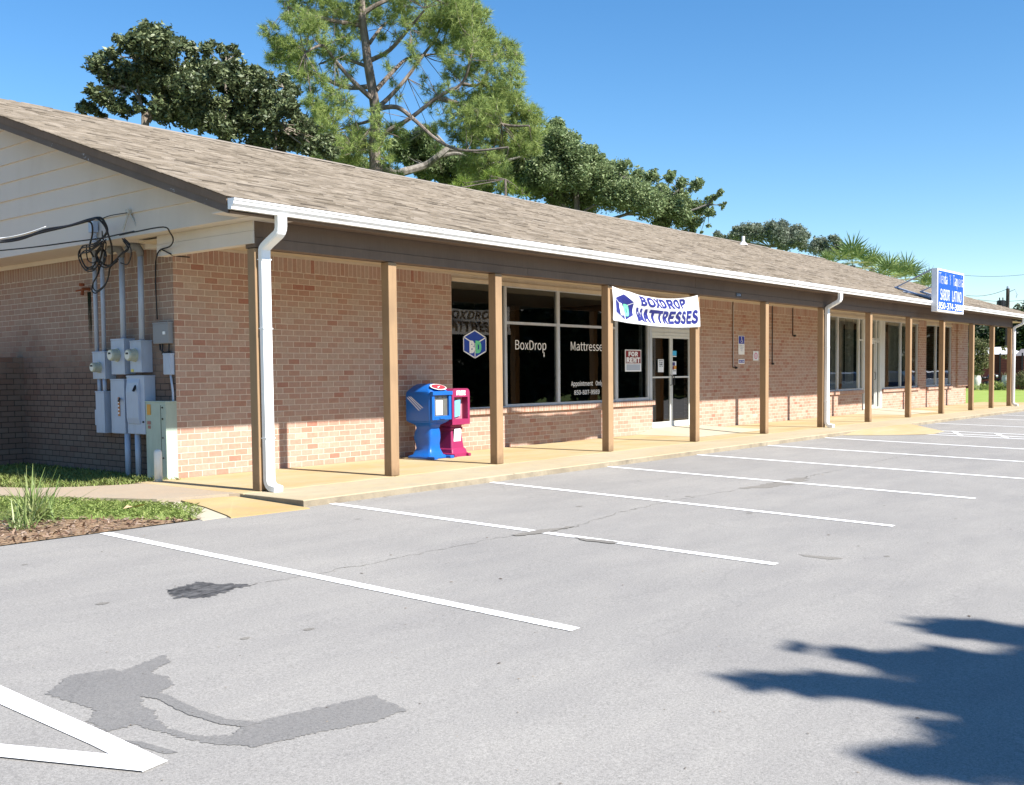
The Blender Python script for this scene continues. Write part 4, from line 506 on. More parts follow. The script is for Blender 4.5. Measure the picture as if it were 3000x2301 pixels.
blot('worn_patch', [(.788, -6.453), (.845, -6.595), (.891, -6.8), (.805, -6.795), (.73, -6.68)], ASPH_PATCH, .02, .04)
blot('worn_patch', [(.195, -4.489), (.224, -4.706), (.247, -5.058), (.115, -4.966), (.12, -4.708)], ASPH_PATCH, .02, .04, .004)
blot('worn_patch', [(4.6, -3.98), (5.7, -3.98), (6.6, -4.02), (5.9, -4.3), (4.9, -4.22)], ASPH_PATCH, .05, .08)
for k in range(16):   # small spots
    x, y = random.uniform(-5, 6), random.uniform(-8.3, -2); r_ = random.uniform(.012, .035)
    blot('spot', [(x + r_ * 1.5 * math.cos(a), y + r_ * math.sin(a)) for a in np.linspace(0, 5.6, 7)], ASPH_PATCH, .005, .02)
# long meandering seam crack
def crack(pts, wd=.012):
    mb = MB(); P = []
    for i in range(len(pts) - 1):
        a, b = Vector(pts[i]), Vector(pts[i + 1]); k = max(2, int((b - a).length / .07))
        for j in range(k): P.append(a.lerp(b, j / k) + Vector((random.uniform(-.015, .015), random.uniform(-.03, .03))))
    for i in range(len(P) - 1):
        a, b = P[i], P[i + 1]; w0 = wd * random.uniform(.2, 1)
        mb.quad((a.x, a.y - w0, az(a.y, .002)), (b.x, b.y - w0 * .7, az(b.y, .002)), (b.x, b.y + w0 * .7, az(b.y, .002)), (a.x, a.y + w0, az(a.y, .002)))
    return structure('crack', mb, ASPH_PATCH)
crack([(.6, -4.2), (1.68, -4.0), (3.1, -3.92), (4.65, -4.03)], .009); crack([(6.6, -4.05), (8.3, -4.0), (10.4, -3.95), (14.0, -4.13)], .008)
crack([(-3.0, -4.0), (-1.8, -4.05), (-.1, -4.05)], .006); crack([(.3, -5.1), (.8, -6.4), (1.2, -7.4)], .005)

# ------------------------------------------------------------------ the building
B = empty('strip_mall_building', (0, 0, 0))
tag(B, 'long single storey brick shop building with brown shingle roof and posts along its porch', 'building')
PITCH = .3285; Y0, Z0, YR = -.46, 3.335, 8.10
roofz = lambda y: Z0 + PITCH * (y - Y0)
ZR = roofz(YR); XL, XR = -.6, 36.1
WY = 2.10
wall = MB()
def wseg(x0, x1, z0, z1, y0=WY): wall.box(x0, x1, y0, WY + .22, z0, z1)
wseg(.373, 5.81, -.1, 3.10)
for a, b in ((5.81, 12.36), (22.1, 24.81), (26.58, 30.11), (30.93, 33.92)): wseg(a, b, -.1, .63)
wseg(14.12, 22.1, -.1, 3.10); wseg(30.11, 30.93, -.1, 3.10); wseg(33.92, 35.75, -.1, 3.10)
wall.box(34.45, 35.75, WY - .07, WY - .001, .70, 3.10)
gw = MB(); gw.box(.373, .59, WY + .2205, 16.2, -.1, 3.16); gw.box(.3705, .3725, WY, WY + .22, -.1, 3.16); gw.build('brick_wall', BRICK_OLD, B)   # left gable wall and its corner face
wall.box(35.53, 35.75, WY + .221, 16.2, -.1, 3.16); wall.box(.591, 35.529, 15.98, 16.2, -.1, 3.16)
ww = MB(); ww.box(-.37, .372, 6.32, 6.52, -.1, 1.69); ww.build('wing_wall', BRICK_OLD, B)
wall.build('brick_wall', BRICK, B)
for a, b in ((5.80, 12.40), (22.1, 24.84), (26.55, 30.11), (30.93, 33.92)): sl = MB(); sl.bbox(a, b, WY - .055, WY + .10, .631, .735, .008); sl.build('sill', ROWLOCK, B)
# interior (dark rooms behind the glass)
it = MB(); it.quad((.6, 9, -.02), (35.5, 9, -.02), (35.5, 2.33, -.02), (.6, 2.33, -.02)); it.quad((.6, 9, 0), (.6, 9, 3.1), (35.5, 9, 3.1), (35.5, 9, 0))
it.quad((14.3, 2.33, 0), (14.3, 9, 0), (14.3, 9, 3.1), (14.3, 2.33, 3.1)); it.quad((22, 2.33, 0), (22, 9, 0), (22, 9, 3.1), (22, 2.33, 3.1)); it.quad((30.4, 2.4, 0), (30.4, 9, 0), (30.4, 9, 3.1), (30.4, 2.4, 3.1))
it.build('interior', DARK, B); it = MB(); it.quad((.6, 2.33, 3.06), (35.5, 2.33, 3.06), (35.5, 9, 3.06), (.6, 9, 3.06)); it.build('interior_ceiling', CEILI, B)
# porch ceiling, soffit, head boards
c = MB(); c.box(.0, 35.9, .001, WY + .2, 3.105, 3.125); c.build('porch_ceiling', CEIL, B)
c = MB(); c.box(-.03, XR - .03, -.44, -.147, 3.165, 3.18); c.build('soffit', BEAMW, B); c = MB(); c.box(XL + .03, -.031, -.44, -.147, 3.165, 3.18); c.build('soffit', SIDING, B)
for a, b in ((5.81, 14.12), (22.1, 30.11), (30.93, 33.92)):
    h = MB(); h.box(a, b, WY + .02, WY + .2, 2.985, 3.104); h.box(a, b, WY - .01, WY + .0201, 2.962, 3.03); h.build('head_board', TRIM, B)
# crown strip where the brick meets the ceiling
for a, b in ((.38, 5.81), (14.12, 22.1)): h = MB(); h.box(a, b, WY - .03, WY - .002, 3.075, 3.104); h.build('trim_strip', TRIM, B)
# beam: two boards per bay, slightly out of line with each other
bm_ = MB()
cuts = [-.001, 5.1, 10.3, 16.4, 22.5, 28.7, 33.48]
for i, (a, b) in enumerate(zip(cuts, cuts[1:])):
    j = .002 * (i % 2); bm_.box(a + .002, b - .002, -.147 - j, -.002, 2.848 + j, 2.962); bm_.box(a + .002, b - .002, -.140 + j, -.002, 2.966, 3.164)
bm_.box(-.001, 33.5, -.001, .02, 2.842, 3.10)
bm_.build('beam', BEAMW, B)
PX = [0, 2.144, 4.332, 7.30, 10.30, 13.33, 16.38, 19.43, 22.50, 25.50, 28.60, 31.0, 33.32]
for x in PX:
    p = MB(); p.bbox(x, x + .148, -.143, -.003, .004, 2.84, .009); p.build('post', POSTW, B)
# porch end cladding (beige boards over the porch) and the gable siding
s = MB(); s.box(-.028, -.003, -.152, 1.83, 2.89, 3.035); s.box(-.022, -.003, -.152, 1.83, 3.038, 3.150); s.box(-.002, .12, .03, 1.83, 2.895, 3.10); s.box(.22, .368, 1.831, 2.5, 3.06, 3.150); s.box(.34, .368, 2.501, 16.2, 3.085, 3.150)
s.build('porch_end_board', SIDING, B)
s = MB(); s.box(-.205, .37, -.42, 16.6, 3.152, 3.164); s.build('ledge_soffit', SIDING, B)
zs = [3.150, 3.444, 3.706, 3.970, 4.236, 4.498, 4.746, 5.0, 5.25, 5.50, 5.75, 6.0]
yl = lambda z: max(-.44, (z + .13 - Z0) / PITCH + Y0 + .0)
gs = MB()
for z0, z1 in zip(zs, zs[1:]):
    ya, yb = yl(z0), yl(z1); yc, yd = 2 * YR - yb, 2 * YR - ya
    # lapped board: bottom edge stands proud of the one below
    gs.add([(-.230, ya, z0), (-.230, yd, z0), (-.208, yc, z1), (-.208, yb, z1), (-.16, ya, z0), (-.16, yd, z0)], [(0, 1, 2, 3)[::-1], (0, 4, 5, 1)])
gs.build('gable_siding', SIDING, B)
gs2 = MB(); gs2.poly([(35.9, -.44, 3.2), (35.9, 2 * YR + .44, 3.2), (35.9, YR, ZR - .1)]); gs2.build('gable_siding', SIDING, B)
for s in ((XL, XL + .025), (XR - .025, XR)):
    for sgn in (1, -1):
        def rk(lo, hi, x0, x1, mat, nm):
            ya, yb = Y0, YR
            P = [(x0, ya, roofz(ya) + lo), (x0, yb, roofz(yb) + lo), (x0, yb, roofz(yb) + hi), (x0, ya, roofz(ya) + hi)]
            if sgn < 0: P = [(x, 2 * YR - y, z) for x, y, z in P]
            mb = MB(); mb.prism(P, (x1 - x0, 0, 0)); mb.build(nm, mat, B)
        rk(-.105, -.012, s[0], s[1], BEAMW, 'rake_board')
        rk(-.195, -.107, s[0] + .012, s[0] + .04, RAKED, 'rake_board')
        rk(-.165, -.15, s[0] + .041, -.16, RAKED, 'rake_soffit') if s[0] < 0 else None
f = MB(); f.box(XL + .026, XR - .026, Y0, Y0 + .02, 3.145, 3.318); f.build('fascia', BEAMW, B)
for a, b in ((-.55, .9), (4.5, 5.9), (13.4, 14.6)):   # rusty drip edge showing above the gutter here and there
    rst = MB(); x = a
    while x < b: d = random.uniform(.02, .09); rst.quad((x, Y0 - .022, 3.29), (x + d * .9, Y0 - .022, 3.29), (x + d * .9, Y0 - .006, 3.315 + random.uniform(0, .012)), (x, Y0 - .006, 3.315 + random.uniform(0, .012))); x += d
    rst.build('drip_edge', RUST, B)
# gutter, K profile
prof = [(-.482, 3.30), (-.482, 3.178), (-.545, 3.178), (-.552, 3.205), (-.582, 3.235), (-.588, 3.262), (-.600, 3.272), (-.600, 3.292), (-.585, 3.292), (-.580, 3.270), (-.572, 3.240), (-.545, 3.212), (-.538, 3.190), (-.490, 3.190), (-.490, 3.30)]
gt = MB(); 
for a, b in ((XL + .01, 13.9), (13.93, XR - .01)): 
    gt.prism([(a, y, z) for y, z in prof], (b - a, 0, 0)); 
gt.prism([(13.86, y, z) for y, z in [(-.484, 3.30), (-.484, 3.172), (-.549, 3.172), (-.606, 3.27), (-.606, 3.296)]], (.12, 0, 0))
capp = [(-.482, 3.30), (-.482, 3.178), (-.545, 3.178), (-.552, 3.205), (-.582, 3.235), (-.588, 3.262), (-.600, 3.272), (-.600, 3.292)]
gt.prism([(XL + .002, y, z) for y, z in capp], (.012, 0, 0)); gt.prism([(XR - .012, y, z) for y, z in capp], (.012, 0, 0))
gt.build('gutter', GUTW, B)
x = 2.4
while x < 35:   # seam bands of the gutter, a little proud
    gm = MB(); gm.prism([(x, y, z) for y, z in [(-.4815, 3.30), (-.4815, 3.1765), (-.5465, 3.1765), (-.5535, 3.205), (-.5835, 3.235), (-.6015, 3.272), (-.6015, 3.294)]], (.035, 0, 0)); gm.build('gutter_seam', GUTW, B); x += 3.05
def sweep(mb, pts, x0, x1, th, bow=None):
    """rectangular pipe following pts in the y-z plane"""
    n = len(pts); rings = []
    for i, p in enumerate(pts):
        a = Vector(pts[max(i - 1, 0)]); b = Vector(pts[min(i + 1, n - 1)]); d = (b - a).normalized(); q = Vector((-d.y, d.x)) * th / 2; p = Vector(p)
        u, v = p + q, p - q; dx = bow[i] if bow else 0
        c_ = .012
        rings.append([(x0 + dx + c_, u.x, u.y), (x1 + dx - c_, u.x, u.y), (x1 + dx, *(u.lerp(v, .15))), (x1 + dx, *(u.lerp(v, .85))), (x1 + dx - c_, v.x, v.y), (x0 + dx + c_, v.x, v.y), (x0 + dx, *(u.lerp(v, .85))), (x0 + dx, *(u.lerp(v, .15)))])
    vs = [p for r_ in rings for p in r_]; m_ = 8
    mb.add(vs, [(i * m_ + k, i * m_ + (k + 1) % m_, (i + 1) * m_ + (k + 1) % m_, (i + 1) * m_ + k) for i in range(n - 1) for k in range(m_)] + [tuple(range(m_)), tuple((n - 1) * m_ + k for k in range(m_))[::-1]])
for x in (.03, 16.42, 33.40):
    d = MB(); yv = -.20
    path = [(-.515, 3.185), (-.515, 3.06)] + [(-.515 + .10 * (1 - math.cos(a)) , 3.06 - .10 * math.sin(a)) for a in (.35, .7, 1.05)] 
    path += [(-.285, 2.885)] + [(yv - .055 * (1 - math.sin(a)), 2.80 + .06 * math.cos(a) * 1.0) for a in (.5, .9, 1.3)] + [(yv, 2.76), (yv, 1.0), (yv, .14)] + [(yv - .10 * (1 - math.cos(a)), .14 - .10 * math.sin(a)) for a in (.4, .8, 1.2)] + [(yv - .17, .030)]
    bow = None
    sweep(d, path, x, x + .13, .085, bow)
    # crimped elbow ribs and joint bands
    for z in (.62, 1.9, 2.70): d.box(x - .004, x + .134, yv - .047, yv + .046, z, z + .012)
    d.build('downspout', GUTW, B)
# shingle courses, each tab a real piece
V = []; F = []; n = 0
SL = math.sqrt(1 + PITCH ** 2); rows = int((YR - Y0 + .03) * SL / .145) + 1
ex = .145 / SL
for r_ in range(rows):
    yb = Y0 - .03 + r_ * ex; yt = min(yb + ex * 1.15, YR); x = XL - .02 - random.uniform(0, .2)
    while x < XR + .02:
        wd = random.choice((.11, .16, .22, .30, .42)) * random.uniform(.85, 1.15); xa = max(x, XL - .02 + random.uniform(-.006, .006)); xb = min(x + wd, XR + .02); x += wd
        if xb - xa < .02: continue
        th = random.choice((.010, .012, .020)) + random.uniform(0, .003); jb = random.uniform(-.004, .004)
        zb = roofz(yb); zt = roofz(yt)
        V += [(xa, yb + jb, zb + th), (xb, yb + jb, zb + th), (xb, yt, zt + .004), (xa, yt, zt + .004), (xa, yb + jb, zb - .004), (xb, yb + jb, zb - .004), (xa, yt, zt - .002), (xb, yt, zt - .002)]
        F += [n, n + 1, n + 2, n + 3, n + 4, n + 5, n + 1, n, n + 4, n, n + 3, n + 6, n + 1, n + 5, n + 7, n + 2]; n += 8
np_mesh('roof_shingles', V, F, 4, SHINGLE, B)
rf = MB(); rf.add([(XL, Y0, roofz(Y0) - .012), (XR, Y0, roofz(Y0) - .012), (XR, YR, ZR - .012), (XL, YR, ZR - .012), (XR, 2 * YR - Y0, roofz(Y0) - .012), (XL, 2 * YR - Y0, roofz(Y0) - .012)], [(0, 1, 2, 3), (3, 2, 4, 5)])
rf.build('roof_deck', SHINGLE, B)
rc = MB(); x = 2.9
while x < 35.9:
    x2 = min(x + 3.05, 36.0); dz = random.uniform(-.006, .012); rc.add([(x, YR - .12, ZR - .02 + dz), (x2, YR - .12, ZR - .02 + dz), (x2, YR - .115, ZR + .004 + dz), (x, YR - .115, ZR + .004 + dz), (x2, YR, ZR + .04 + dz), (x, YR, ZR + .04 + dz), (x2, YR + .12, ZR - .02 + dz), (x, YR + .12, ZR - .02 + dz)], [(0, 1, 2, 3), (3, 2, 4, 5), (5, 4, 6, 7), (0, 3, 5, 7), (1, 6, 4, 2)]); x = x2 + .008
rc.build('ridge_vent', paint('ridge_metal', (.24, .205, .17), .8, .1, 2), B)
v_ = MB(); v_.tube([(26.8, 7.2, roofz(7.2) - .02), (26.8, 7.2, roofz(7.2) + .32)], .055, 12); v_.tube([(26.8, 7.2, roofz(7.2) + .0), (26.8, 7.2, roofz(7.2) + .13)], .17, 14, r_end=.06); v_.build('vent_pipe', GUTW, B)
v_ = MB(); v_.add([(12.2, 5.9, roofz(5.9) + .02), (12.75, 5.9, roofz(5.9) + .02), (12.48, 6.0, roofz(6.0) + .085), (12.25, 6.3, roofz(6.3) + .01), (12.7, 6.3, roofz(6.3) + .01)], [(0, 1, 2), (1, 4, 2), (2, 4, 3), (0, 2, 3)]); v_.build('lifted_shingle', SHINGLE, B)

# ---- windows and doors (frame = the window itself, panes and lettering are its sub-parts)
PY = 2.165
def window(x0, x1, z0, z1, transom=None, fw=.045, glass=GLASS, right_deep=False, mat=ALU, fr=.07):
    f = MB(); y0, y1 = PY - fr / 2, PY + fr / 2
    f.box(x0, x0 + fw, y0, y1, z0, z1); f.box(x1 - fw, x1, y0, y1, z0, z1); f.box(x0 + fw, x1 - fw, y0 + .002, y1, z0, z0 + fw * 1.1); f.box(x0 + fw, x1 - fw, y0 + .002, y1, z1 - fw * .8, z1)
    if transom: f.box(x0 + fw, x1 - fw, y0 + .004, y1, transom - .025, transom + .025)
    o = f.build('window', mat, B); zs_ = [z0, z1] if not transom else [z0, transom, z1]
    for a, b in zip(zs_, zs_[1:]):
        p = MB(); p.quad((x0 + .02, PY, a + .02), (x1 - .02, PY, a + .02), (x1 - .02, PY, b - .02), (x0 + .02, PY, b - .02)); p.build('pane', glass, o)
    return o
w1 = window(5.81, 7.30, .737, 2.98, None, .02)
w2 = window(7.30, 8.935, .737, 2.98, 2.295); w3 = window(8.935, 10.975, .737, 2.98, 2.295); w4 = window(10.975, 12.28, .737, 2.98, None, .06)
jm = MB(); jm.box(12.28, 12.37, PY - .05, PY + .06, .12, 2.98); jm.box(12.155, 12.21, PY + .10, PY + .16, .80, 2.95); jm.build('door_frame', ALU, B)
def door(x0, x1, z0, z1, handle_x, glass=GLASS, mat=ALU_W, rail=1.24):
    f = MB(); y0, y1 = PY - .022, PY + .022; sw = .055
    f.box(x0, x0 + sw, y0, y1, z0, z1); f.box(x1 - sw, x1, y0, y1, z0, z1); f.box(x0 + sw, x1 - sw, y0 + .001, y1, z0, z0 + .11); f.box(x0 + sw, x1 - sw, y0 + .001, y1, z1 - .06, z1)
    if rail: f.box(x0 + sw, x1 - sw, y0 - .012, y1, rail - .018, rail + .018)
    o = f.build('door', mat, B)
    for a, b in (((z0 + .10, rail - .01), (rail + .01, z1 - .05)) if rail else ((z0 + .1, z1 - .05),)):
        p = MB(); p.quad((x0 + .05, PY, a), (x1 - .05, PY, a), (x1 - .05, PY, b), (x0 + .05, PY, b)); p.build('pane', glass, o)
    hd = MB(); hd.tube([(handle_x, y0 - .005, 1.05), (handle_x, y0 - .05, 1.07), (handle_x, y0 - .05, 1.27), (handle_x, y0 - .005, 1.29)], .009, 6); hd.build('handle', BLACKM, o)
    return o
dl = door(12.375, 13.245, .125, 2.18, 13.20); dr = door(13.255, 14.10, .125, 2.18, 13.30)
hdm = MB(); hdm.box(12.37, 14.12, PY - .05, PY + .05, 2.185, 2.245); hdm.box(12.37, 14.12, PY - .04, PY + .05, 2.25, 2.335); hdm.box(14.102, 14.12, PY - .05, PY + .05, .12, 2.184); hdm.box(12.37, 14.10, PY - .06, PY + .08, .118, .124); hdm.build('door_frame', ALU_W, B)
tr_ = window(12.37, 14.12, 2.337, 2.98, None, .04)
# second shop
window(22.11, 22.93, .737, 2.98, None, .04, GLASS2); window(22.93, 24.62, .737, 2.98, None, .05, GLASS2, mat=ALU_W)
window(24.62, 24.96, .737, 2.98, 2.30, .05, GLASS2, mat=ALU_W)
jm = MB(); jm.box(24.962, 25.10, PY - .05, PY + .05, .12, 2.98); jm.box(26.02, 26.10, PY - .05, PY + .05, .12, 2.98); jm.box(25.10, 26.02, PY - .045, PY + .05, 2.26, 2.33); jm.box(26.36, 26.80, PY - .06, PY + .05, .12, 2.98); jm.box(26.10, 26.36, PY - .04, PY + .05, 2.27, 2.32); jm.build('door_frame', ALU_W, B)
door(25.105, 26.015, .125, 2.255, 25.95, GLASS2, rail=None); window(26.10, 26.36, .13, 2.265, None, .03, GLASS2, mat=ALU_W); window(25.10, 26.36, 2.335, 2.98, None, .04, GLASS2, mat=ALU_W)
window(26.80, 28.40, .737, 2.98, None, .045, GLASS2); window(28.40, 30.11, .737, 2.98, None, .05, GLASS2)
window(30.93, 32.15, .737, 2.98, None, .05, GLASS2); window(32.15, 33.92, .737, 2.98, None, .05, GLASS2)
for a, b in ((22.15, 24.55), (26.9, 29.6)):
    bl = MB(); x = a
    while x < b:
        if random.random() < .8: ang = random.uniform(.9, 1.35); dx, dy = .032 * math.cos(ang), .032 * math.sin(ang); bl.quad((x - dx, 2.27 - dy, .95), (x + dx, 2.27 + dy, .95), (x + dx, 2.27 + dy, 2.95), (x - dx, 2.27 - dy, 2.95))
        x += .115
    bl.build('blinds', BLIND, B)
# vinyl lettering and cube logo on the glass
def cube_logo(cx, cz, w_, h_, fn, y):
    """hexagonal cube mark: blue faces, white edges, B and D"""
    hx = w_ / 2; q = h_ / 2; ins = h_ * .25
    P = {'t': (0, q), 'tr': (hx, q - ins), 'br': (hx, -q + ins), 'b': (0, -q), 'bl': (-hx, -q + ins), 'tl': (-hx, q - ins), 'c': (0, q - 2 * ins)}
    G = lambda k: (cx + P[k][0], cz + P[k][1])
    blue, white, green = MB(), MB(), MB()
    def poly(mb, pts, off): mb.poly([fn(x, z, off) for x, z in pts])
    for ks in (('t', 'tl', 'c', 'tr'), ('tl', 'bl', 'b', 'c'), ('tr', 'c', 'b', 'br')): poly(blue, [G(k) for k in ks], .002)
    def edge(a, b, wd):
        a, b = Vector(a), Vector(b); d = (b - a).normalized(); n = Vector((-d.y, d.x)) * wd; a -= d * wd * .5; b += d * wd * .5
        poly(white, [tuple(a + n), tuple(a - n), tuple(b - n), tuple(b + n)], .004)
    for a, b in (('t', 'tr'), ('tr', 'br'), ('br', 'b'), ('b', 'bl'), ('bl', 'tl'), ('tl', 't'), ('tl', 'c'), ('tr', 'c'), ('c', 'b')): edge(G(a), G(b), w_ * .017)
    for mb, ch, x0, x1 in ((white, 'B', cx - w_ * .25, cx - w_ * .02), (green, 'D', cx + w_ * .02, cx + w_ * .29)):
        v, f = text_geo(ch, .03, 1)
        if ch == 'B': v = v * [-1, 1] + [1, 0] if False else v
        mb.add([fn(x0 + a * (x1 - x0), cz - h_ * .33 + b * h_ * .46, .006) for a, b in v], f)
    return blue, white, green
flat = lambda x, z, off: (x, PY - .004 - off, z)
bb, wb, gb = cube_logo(6.475, 1.885, .60, .49, flat, PY)
bb.build('logo', BLUEP, w1); wb.build('logo', VINYL, w1); gb.build('logo', GREENP, w1)
def letters(parent, items, mat, name='lettering'):
    for s, x0, x1, z0, z1, bold in items: mb = MB(); put_text(mb, s, x0, x1, z0, z1, PY - .006, bold); mb.build(name, mat, parent)
letters(w2, [('BoxDrop', 7.62, 8.57, 1.75, 1.98, .0)], VINYL)
am = MB(); am.poly([(8.488, PY - .006, 1.76), (8.488, PY - .006, 1.70), (8.475, PY - .006, 1.70), (8.50, PY - .006, 1.66), (8.525, PY - .006, 1.70), (8.512, PY - .006, 1.70), (8.512, PY - .006, 1.76)]); am.build('lettering', VINYL, w2)
letters(w3, [('Mattresses', 9.38, 10.62, 1.805, 1.98, .0), ('Appointment Only', 9.38, 10.50, 1.065, 1.195, .004), ('850-807-9989', 9.48, 10.38, .915, 1.01, .003)], VINYL)

# ------------------------------------------------------------------ signs
def sign_card(name, label, cat, x0, x1, z0, z1, y, mat, th=.006):
    r = empty(name, ((x0 + x1) / 2, y, z0)); tag(r, label, cat)
    p = MB(); p.bbox(x0, x1, y, y + th, z0, z1, th * .3); p.build('panel', mat, r); return r
def print_on(r, items, mat, y, name='print'):
    for it in items:
        mb = MB()
        if isinstance(it[0], str): put_text(mb, it[0], it[1], it[2], it[3], it[4], y, it[5] if len(it) > 5 else .01)
        else: mb.quad((it[0], y, it[2]), (it[1], y, it[2]), (it[1], y, it[3]), (it[0], y, it[3]))
        mb.build(name, mat, r)
s = sign_card('for_rent_sign', 'red and white FOR RENT sign taped in the window beside the glass door', 'sign', 11.28, 11.92, 1.375, 1.845, 2.112, VINYL)
print_on(s, [(11.305, 11.895, 1.55, 1.825)], RED, 2.1105); print_on(s, [('FOR', 11.41, 11.79, 1.70, 1.805, .022), ('RENT', 11.33, 11.87, 1.565, 1.68, .022)], VINYL, 2.109)
print_on(s, [(11.33, 11.87, 1.40, 1.53)], GRAYP, 2.1105); settle(s)
s = sign_card('paper_notice', 'white paper notice taped to the left glass door', 'notice', 12.655, 12.90, 1.355, 1.645, 2.135, PAPER, .002)
print_on(s, [('NOTICE', 12.69, 12.87, 1.60, 1.625, .02), ('WE ARE', 12.71, 12.85, 1.55, 1.585, .03), ('MOVED', 12.71, 12.85, 1.51, 1.54, .03), ('CALL US', 12.71, 12.86, 1.475, 1.50, .02)], BLACKP, 2.1338); settle(s)
s = sign_card('door_sticker', 'small blue sticker high on the right glass door', 'sticker', 13.30, 13.47, 1.73, 1.84, 2.138, CYANP, .001); print_on(s, [(13.30, 13.47, 1.705, 1.722)], VINYL, 2.1372); settle(s)
s = sign_card('door_sticker', 'stack of red, orange and white stickers beside the door handle', 'sticker', 13.29, 13.46, 1.30, 1.60, 2.138, PAPER, .001)
print_on(s, [(13.29, 13.40, 1.50, 1.58)], NAVY, 2.1372); print_on(s, [(13.33, 13.46, 1.42, 1.50)], YELP, 2.1371); print_on(s, [(13.29, 13.36, 1.41, 1.49)], RED, 2.137); print_on(s, [(13.31, 13.44, 1.375, 1.39)], BLACKP, 2.1372); settle(s)
# address number on the beam
s = sign_card('address_plate', 'small dark number plate 1154 on the brown porch beam', 'number plate', 11.93, 12.17, 2.885, 2.955, -.156, BLACKP, .006); print_on(s, [('1154', 11.96, 12.14, 2.895, 2.945, .01)], GRAYP, -.158); settle(s)
# accessible parking sign
s = sign_card('accessible_parking_sign', 'blue and white wheelchair parking sign on the brick wall', 'sign', 16.43, 16.76, 1.78, 2.255, 2.085, VINYL)
print_on(s, [(16.445, 16.745, 2.05, 2.24)], BLUEADA, 2.0835)
wc = MB(); y = 2.0815; cx, cz = 16.595, 2.145
def ring(mb, cx, cz, r1, r2, a0, a1, y, sx=1.4):
    A = np.linspace(a0, a1, 18)
    for a, b in zip(A, A[1:]): mb.quad((cx + sx * r1 * math.cos(a), y, cz + r1 * math.sin(a)), (cx + sx * r2 * math.cos(a), y, cz + r2 * math.sin(a)), (cx + sx * r2 * math.cos(b), y, cz + r2 * math.sin(b)), (cx + sx * r1 * math.cos(b), y, cz + r1 * math.sin(b)))
ring(wc, cx, 2.11, .028, .038, math.pi * .55, math.pi * 2.05, y); ring(wc, cx - .005, 2.212, 0, .013, 0, 6.3, y)
for P_ in (((cx - .015, 2.195), (cx + .004, 2.195), (cx + .008, 2.13), (cx - .012, 2.13)), ((cx - .012, 2.14), (cx + .055, 2.14), (cx + .055, 2.128), (cx - .012, 2.128)), ((cx + .04, 2.135), (cx + .058, 2.135), (cx + .078, 2.085), (cx + .062, 2.085)), ((cx - .005, 2.172), (cx + .045, 2.172), (cx + .045, 2.163), (cx - .005, 2.163))):
    wc.poly([(a, y, b) for a, b in P_])
wc.build('symbol', VINYL, s)
print_on(s, [('PARKING BY', 16.475, 16.715, 2.00, 2.025, .01), ('DISABLED', 16.49, 16.70, 1.955, 1.98, .01), ('PERMIT', 16.52, 16.67, 1.91, 1.935, .01), ('ONLY', 16.55, 16.64, 1.865, 1.89, .01)], GRAYP, 2.083); settle(s)
s = sign_card('fine_plate', 'small blue plate below the wheelchair parking sign', 'sign', 16.43, 16.77, 1.545, 1.665, 2.085, VINYL)
print_on(s, [(16.45, 16.75, 1.575, 1.64)], BLUEADA, 2.0835); print_on(s, [('$250 FINE', 16.47, 16.73, 1.59, 1.625, .02)], VINYL, 2.082); settle(s)
s = sign_card('pink_notice', 'white notice with a pink oval emblem on the brick wall', 'notice', 17.25, 17.56, 1.63, 1.875, 2.09, PAPER, .003)
pk = MB(); ring(pk, 17.405, 1.752, .055, .085, 0, 6.3, 2.0885, 1.15); ring(pk, 17.405, 1.752, .018, .032, 0, 6.3, 2.0885, 1.1); pk.build('emblem', PINKP, s); settle(s)
# thin pipes on that wall
for (x, zt, zb, fitting, lab) in ((16.12, 3.0, 1.46, .13, 'thin dark pipe on the brick wall left of the wheelchair sign'), (18.35, 3.0, 1.56, 0, 'thin dark pipe ending halfway down the brick wall'), (19.62, 3.0, 2.33, .09, 'short thin pipe with elbow high on the brick wall')):
    p = MB(); p.tube([(x, 2.078, zt + .09), (x, 2.078, zb)], .012, 8); 
    o = p.build('wall_pipe', BLACKM if fitting != .13 else BEAMW); tag(o, lab, 'pipe', 'thin pipes on the brick wall')
    k = MB(); k.tube([(x, 2.078, zb), (x + max(fitting, .01), 2.070, zb - .01)], .014, 8); k.tube([(x + fitting, 2.09, zb - .01), (x + fitting, 2.03, zb - .01)], .028, 10); kk = k.build('fitting', BLACKM); kk.parent = o
    if fitting == .13: k = MB(); k.tube([(x + .035, 2.085, zt + .0), (x + .035, 2.085, zb)], .009, 6); k.build('conduit', PAPER, o)

# banner slung between two posts
BN = empty('banner', (8.85, -.2, 2.2)); tag(BN, 'white sagging banner with blue letters tied between two porch posts', 'banner')
def ban(x, z, off=0.0):
    """x 0..1 along, z 0..1 up -> the slack cloth"""
    u, v = x, z
    top = 2.825 - .50 * u * (1 - u) * (1 + .25 * (u - .5)) - .06 * math.exp(-u * 14) * 0; bot = 2.245 - .025 * u - .20 * u * (1 - u)
    sl = 7.355 + .03 * (1 - v); sr = 10.31 + .07 * (1 - v)
    X_ = sl + (sr - sl) * u; Zz = bot + (top - bot) * v
    fold = .035 * math.sin(9 * v + 4 * u) * u * (1 - u) * 4 + .018 * math.sin(26 * u + 3 * v) * (1 - abs(2 * v - 1) * .3) 
    return (X_, -.185 - fold - off, Zz)
mb = MB(); NU, NV = 96, 24
mb.add([ban(i / NU, j / NV) for j in range(NV + 1) for i in range(NU + 1)], [(j * (NU + 1) + i, j * (NU + 1) + i + 1, (j + 1) * (NU + 1) + i + 1, (j + 1) * (NU + 1) + i) for j in range(NV) for i in range(NU)])
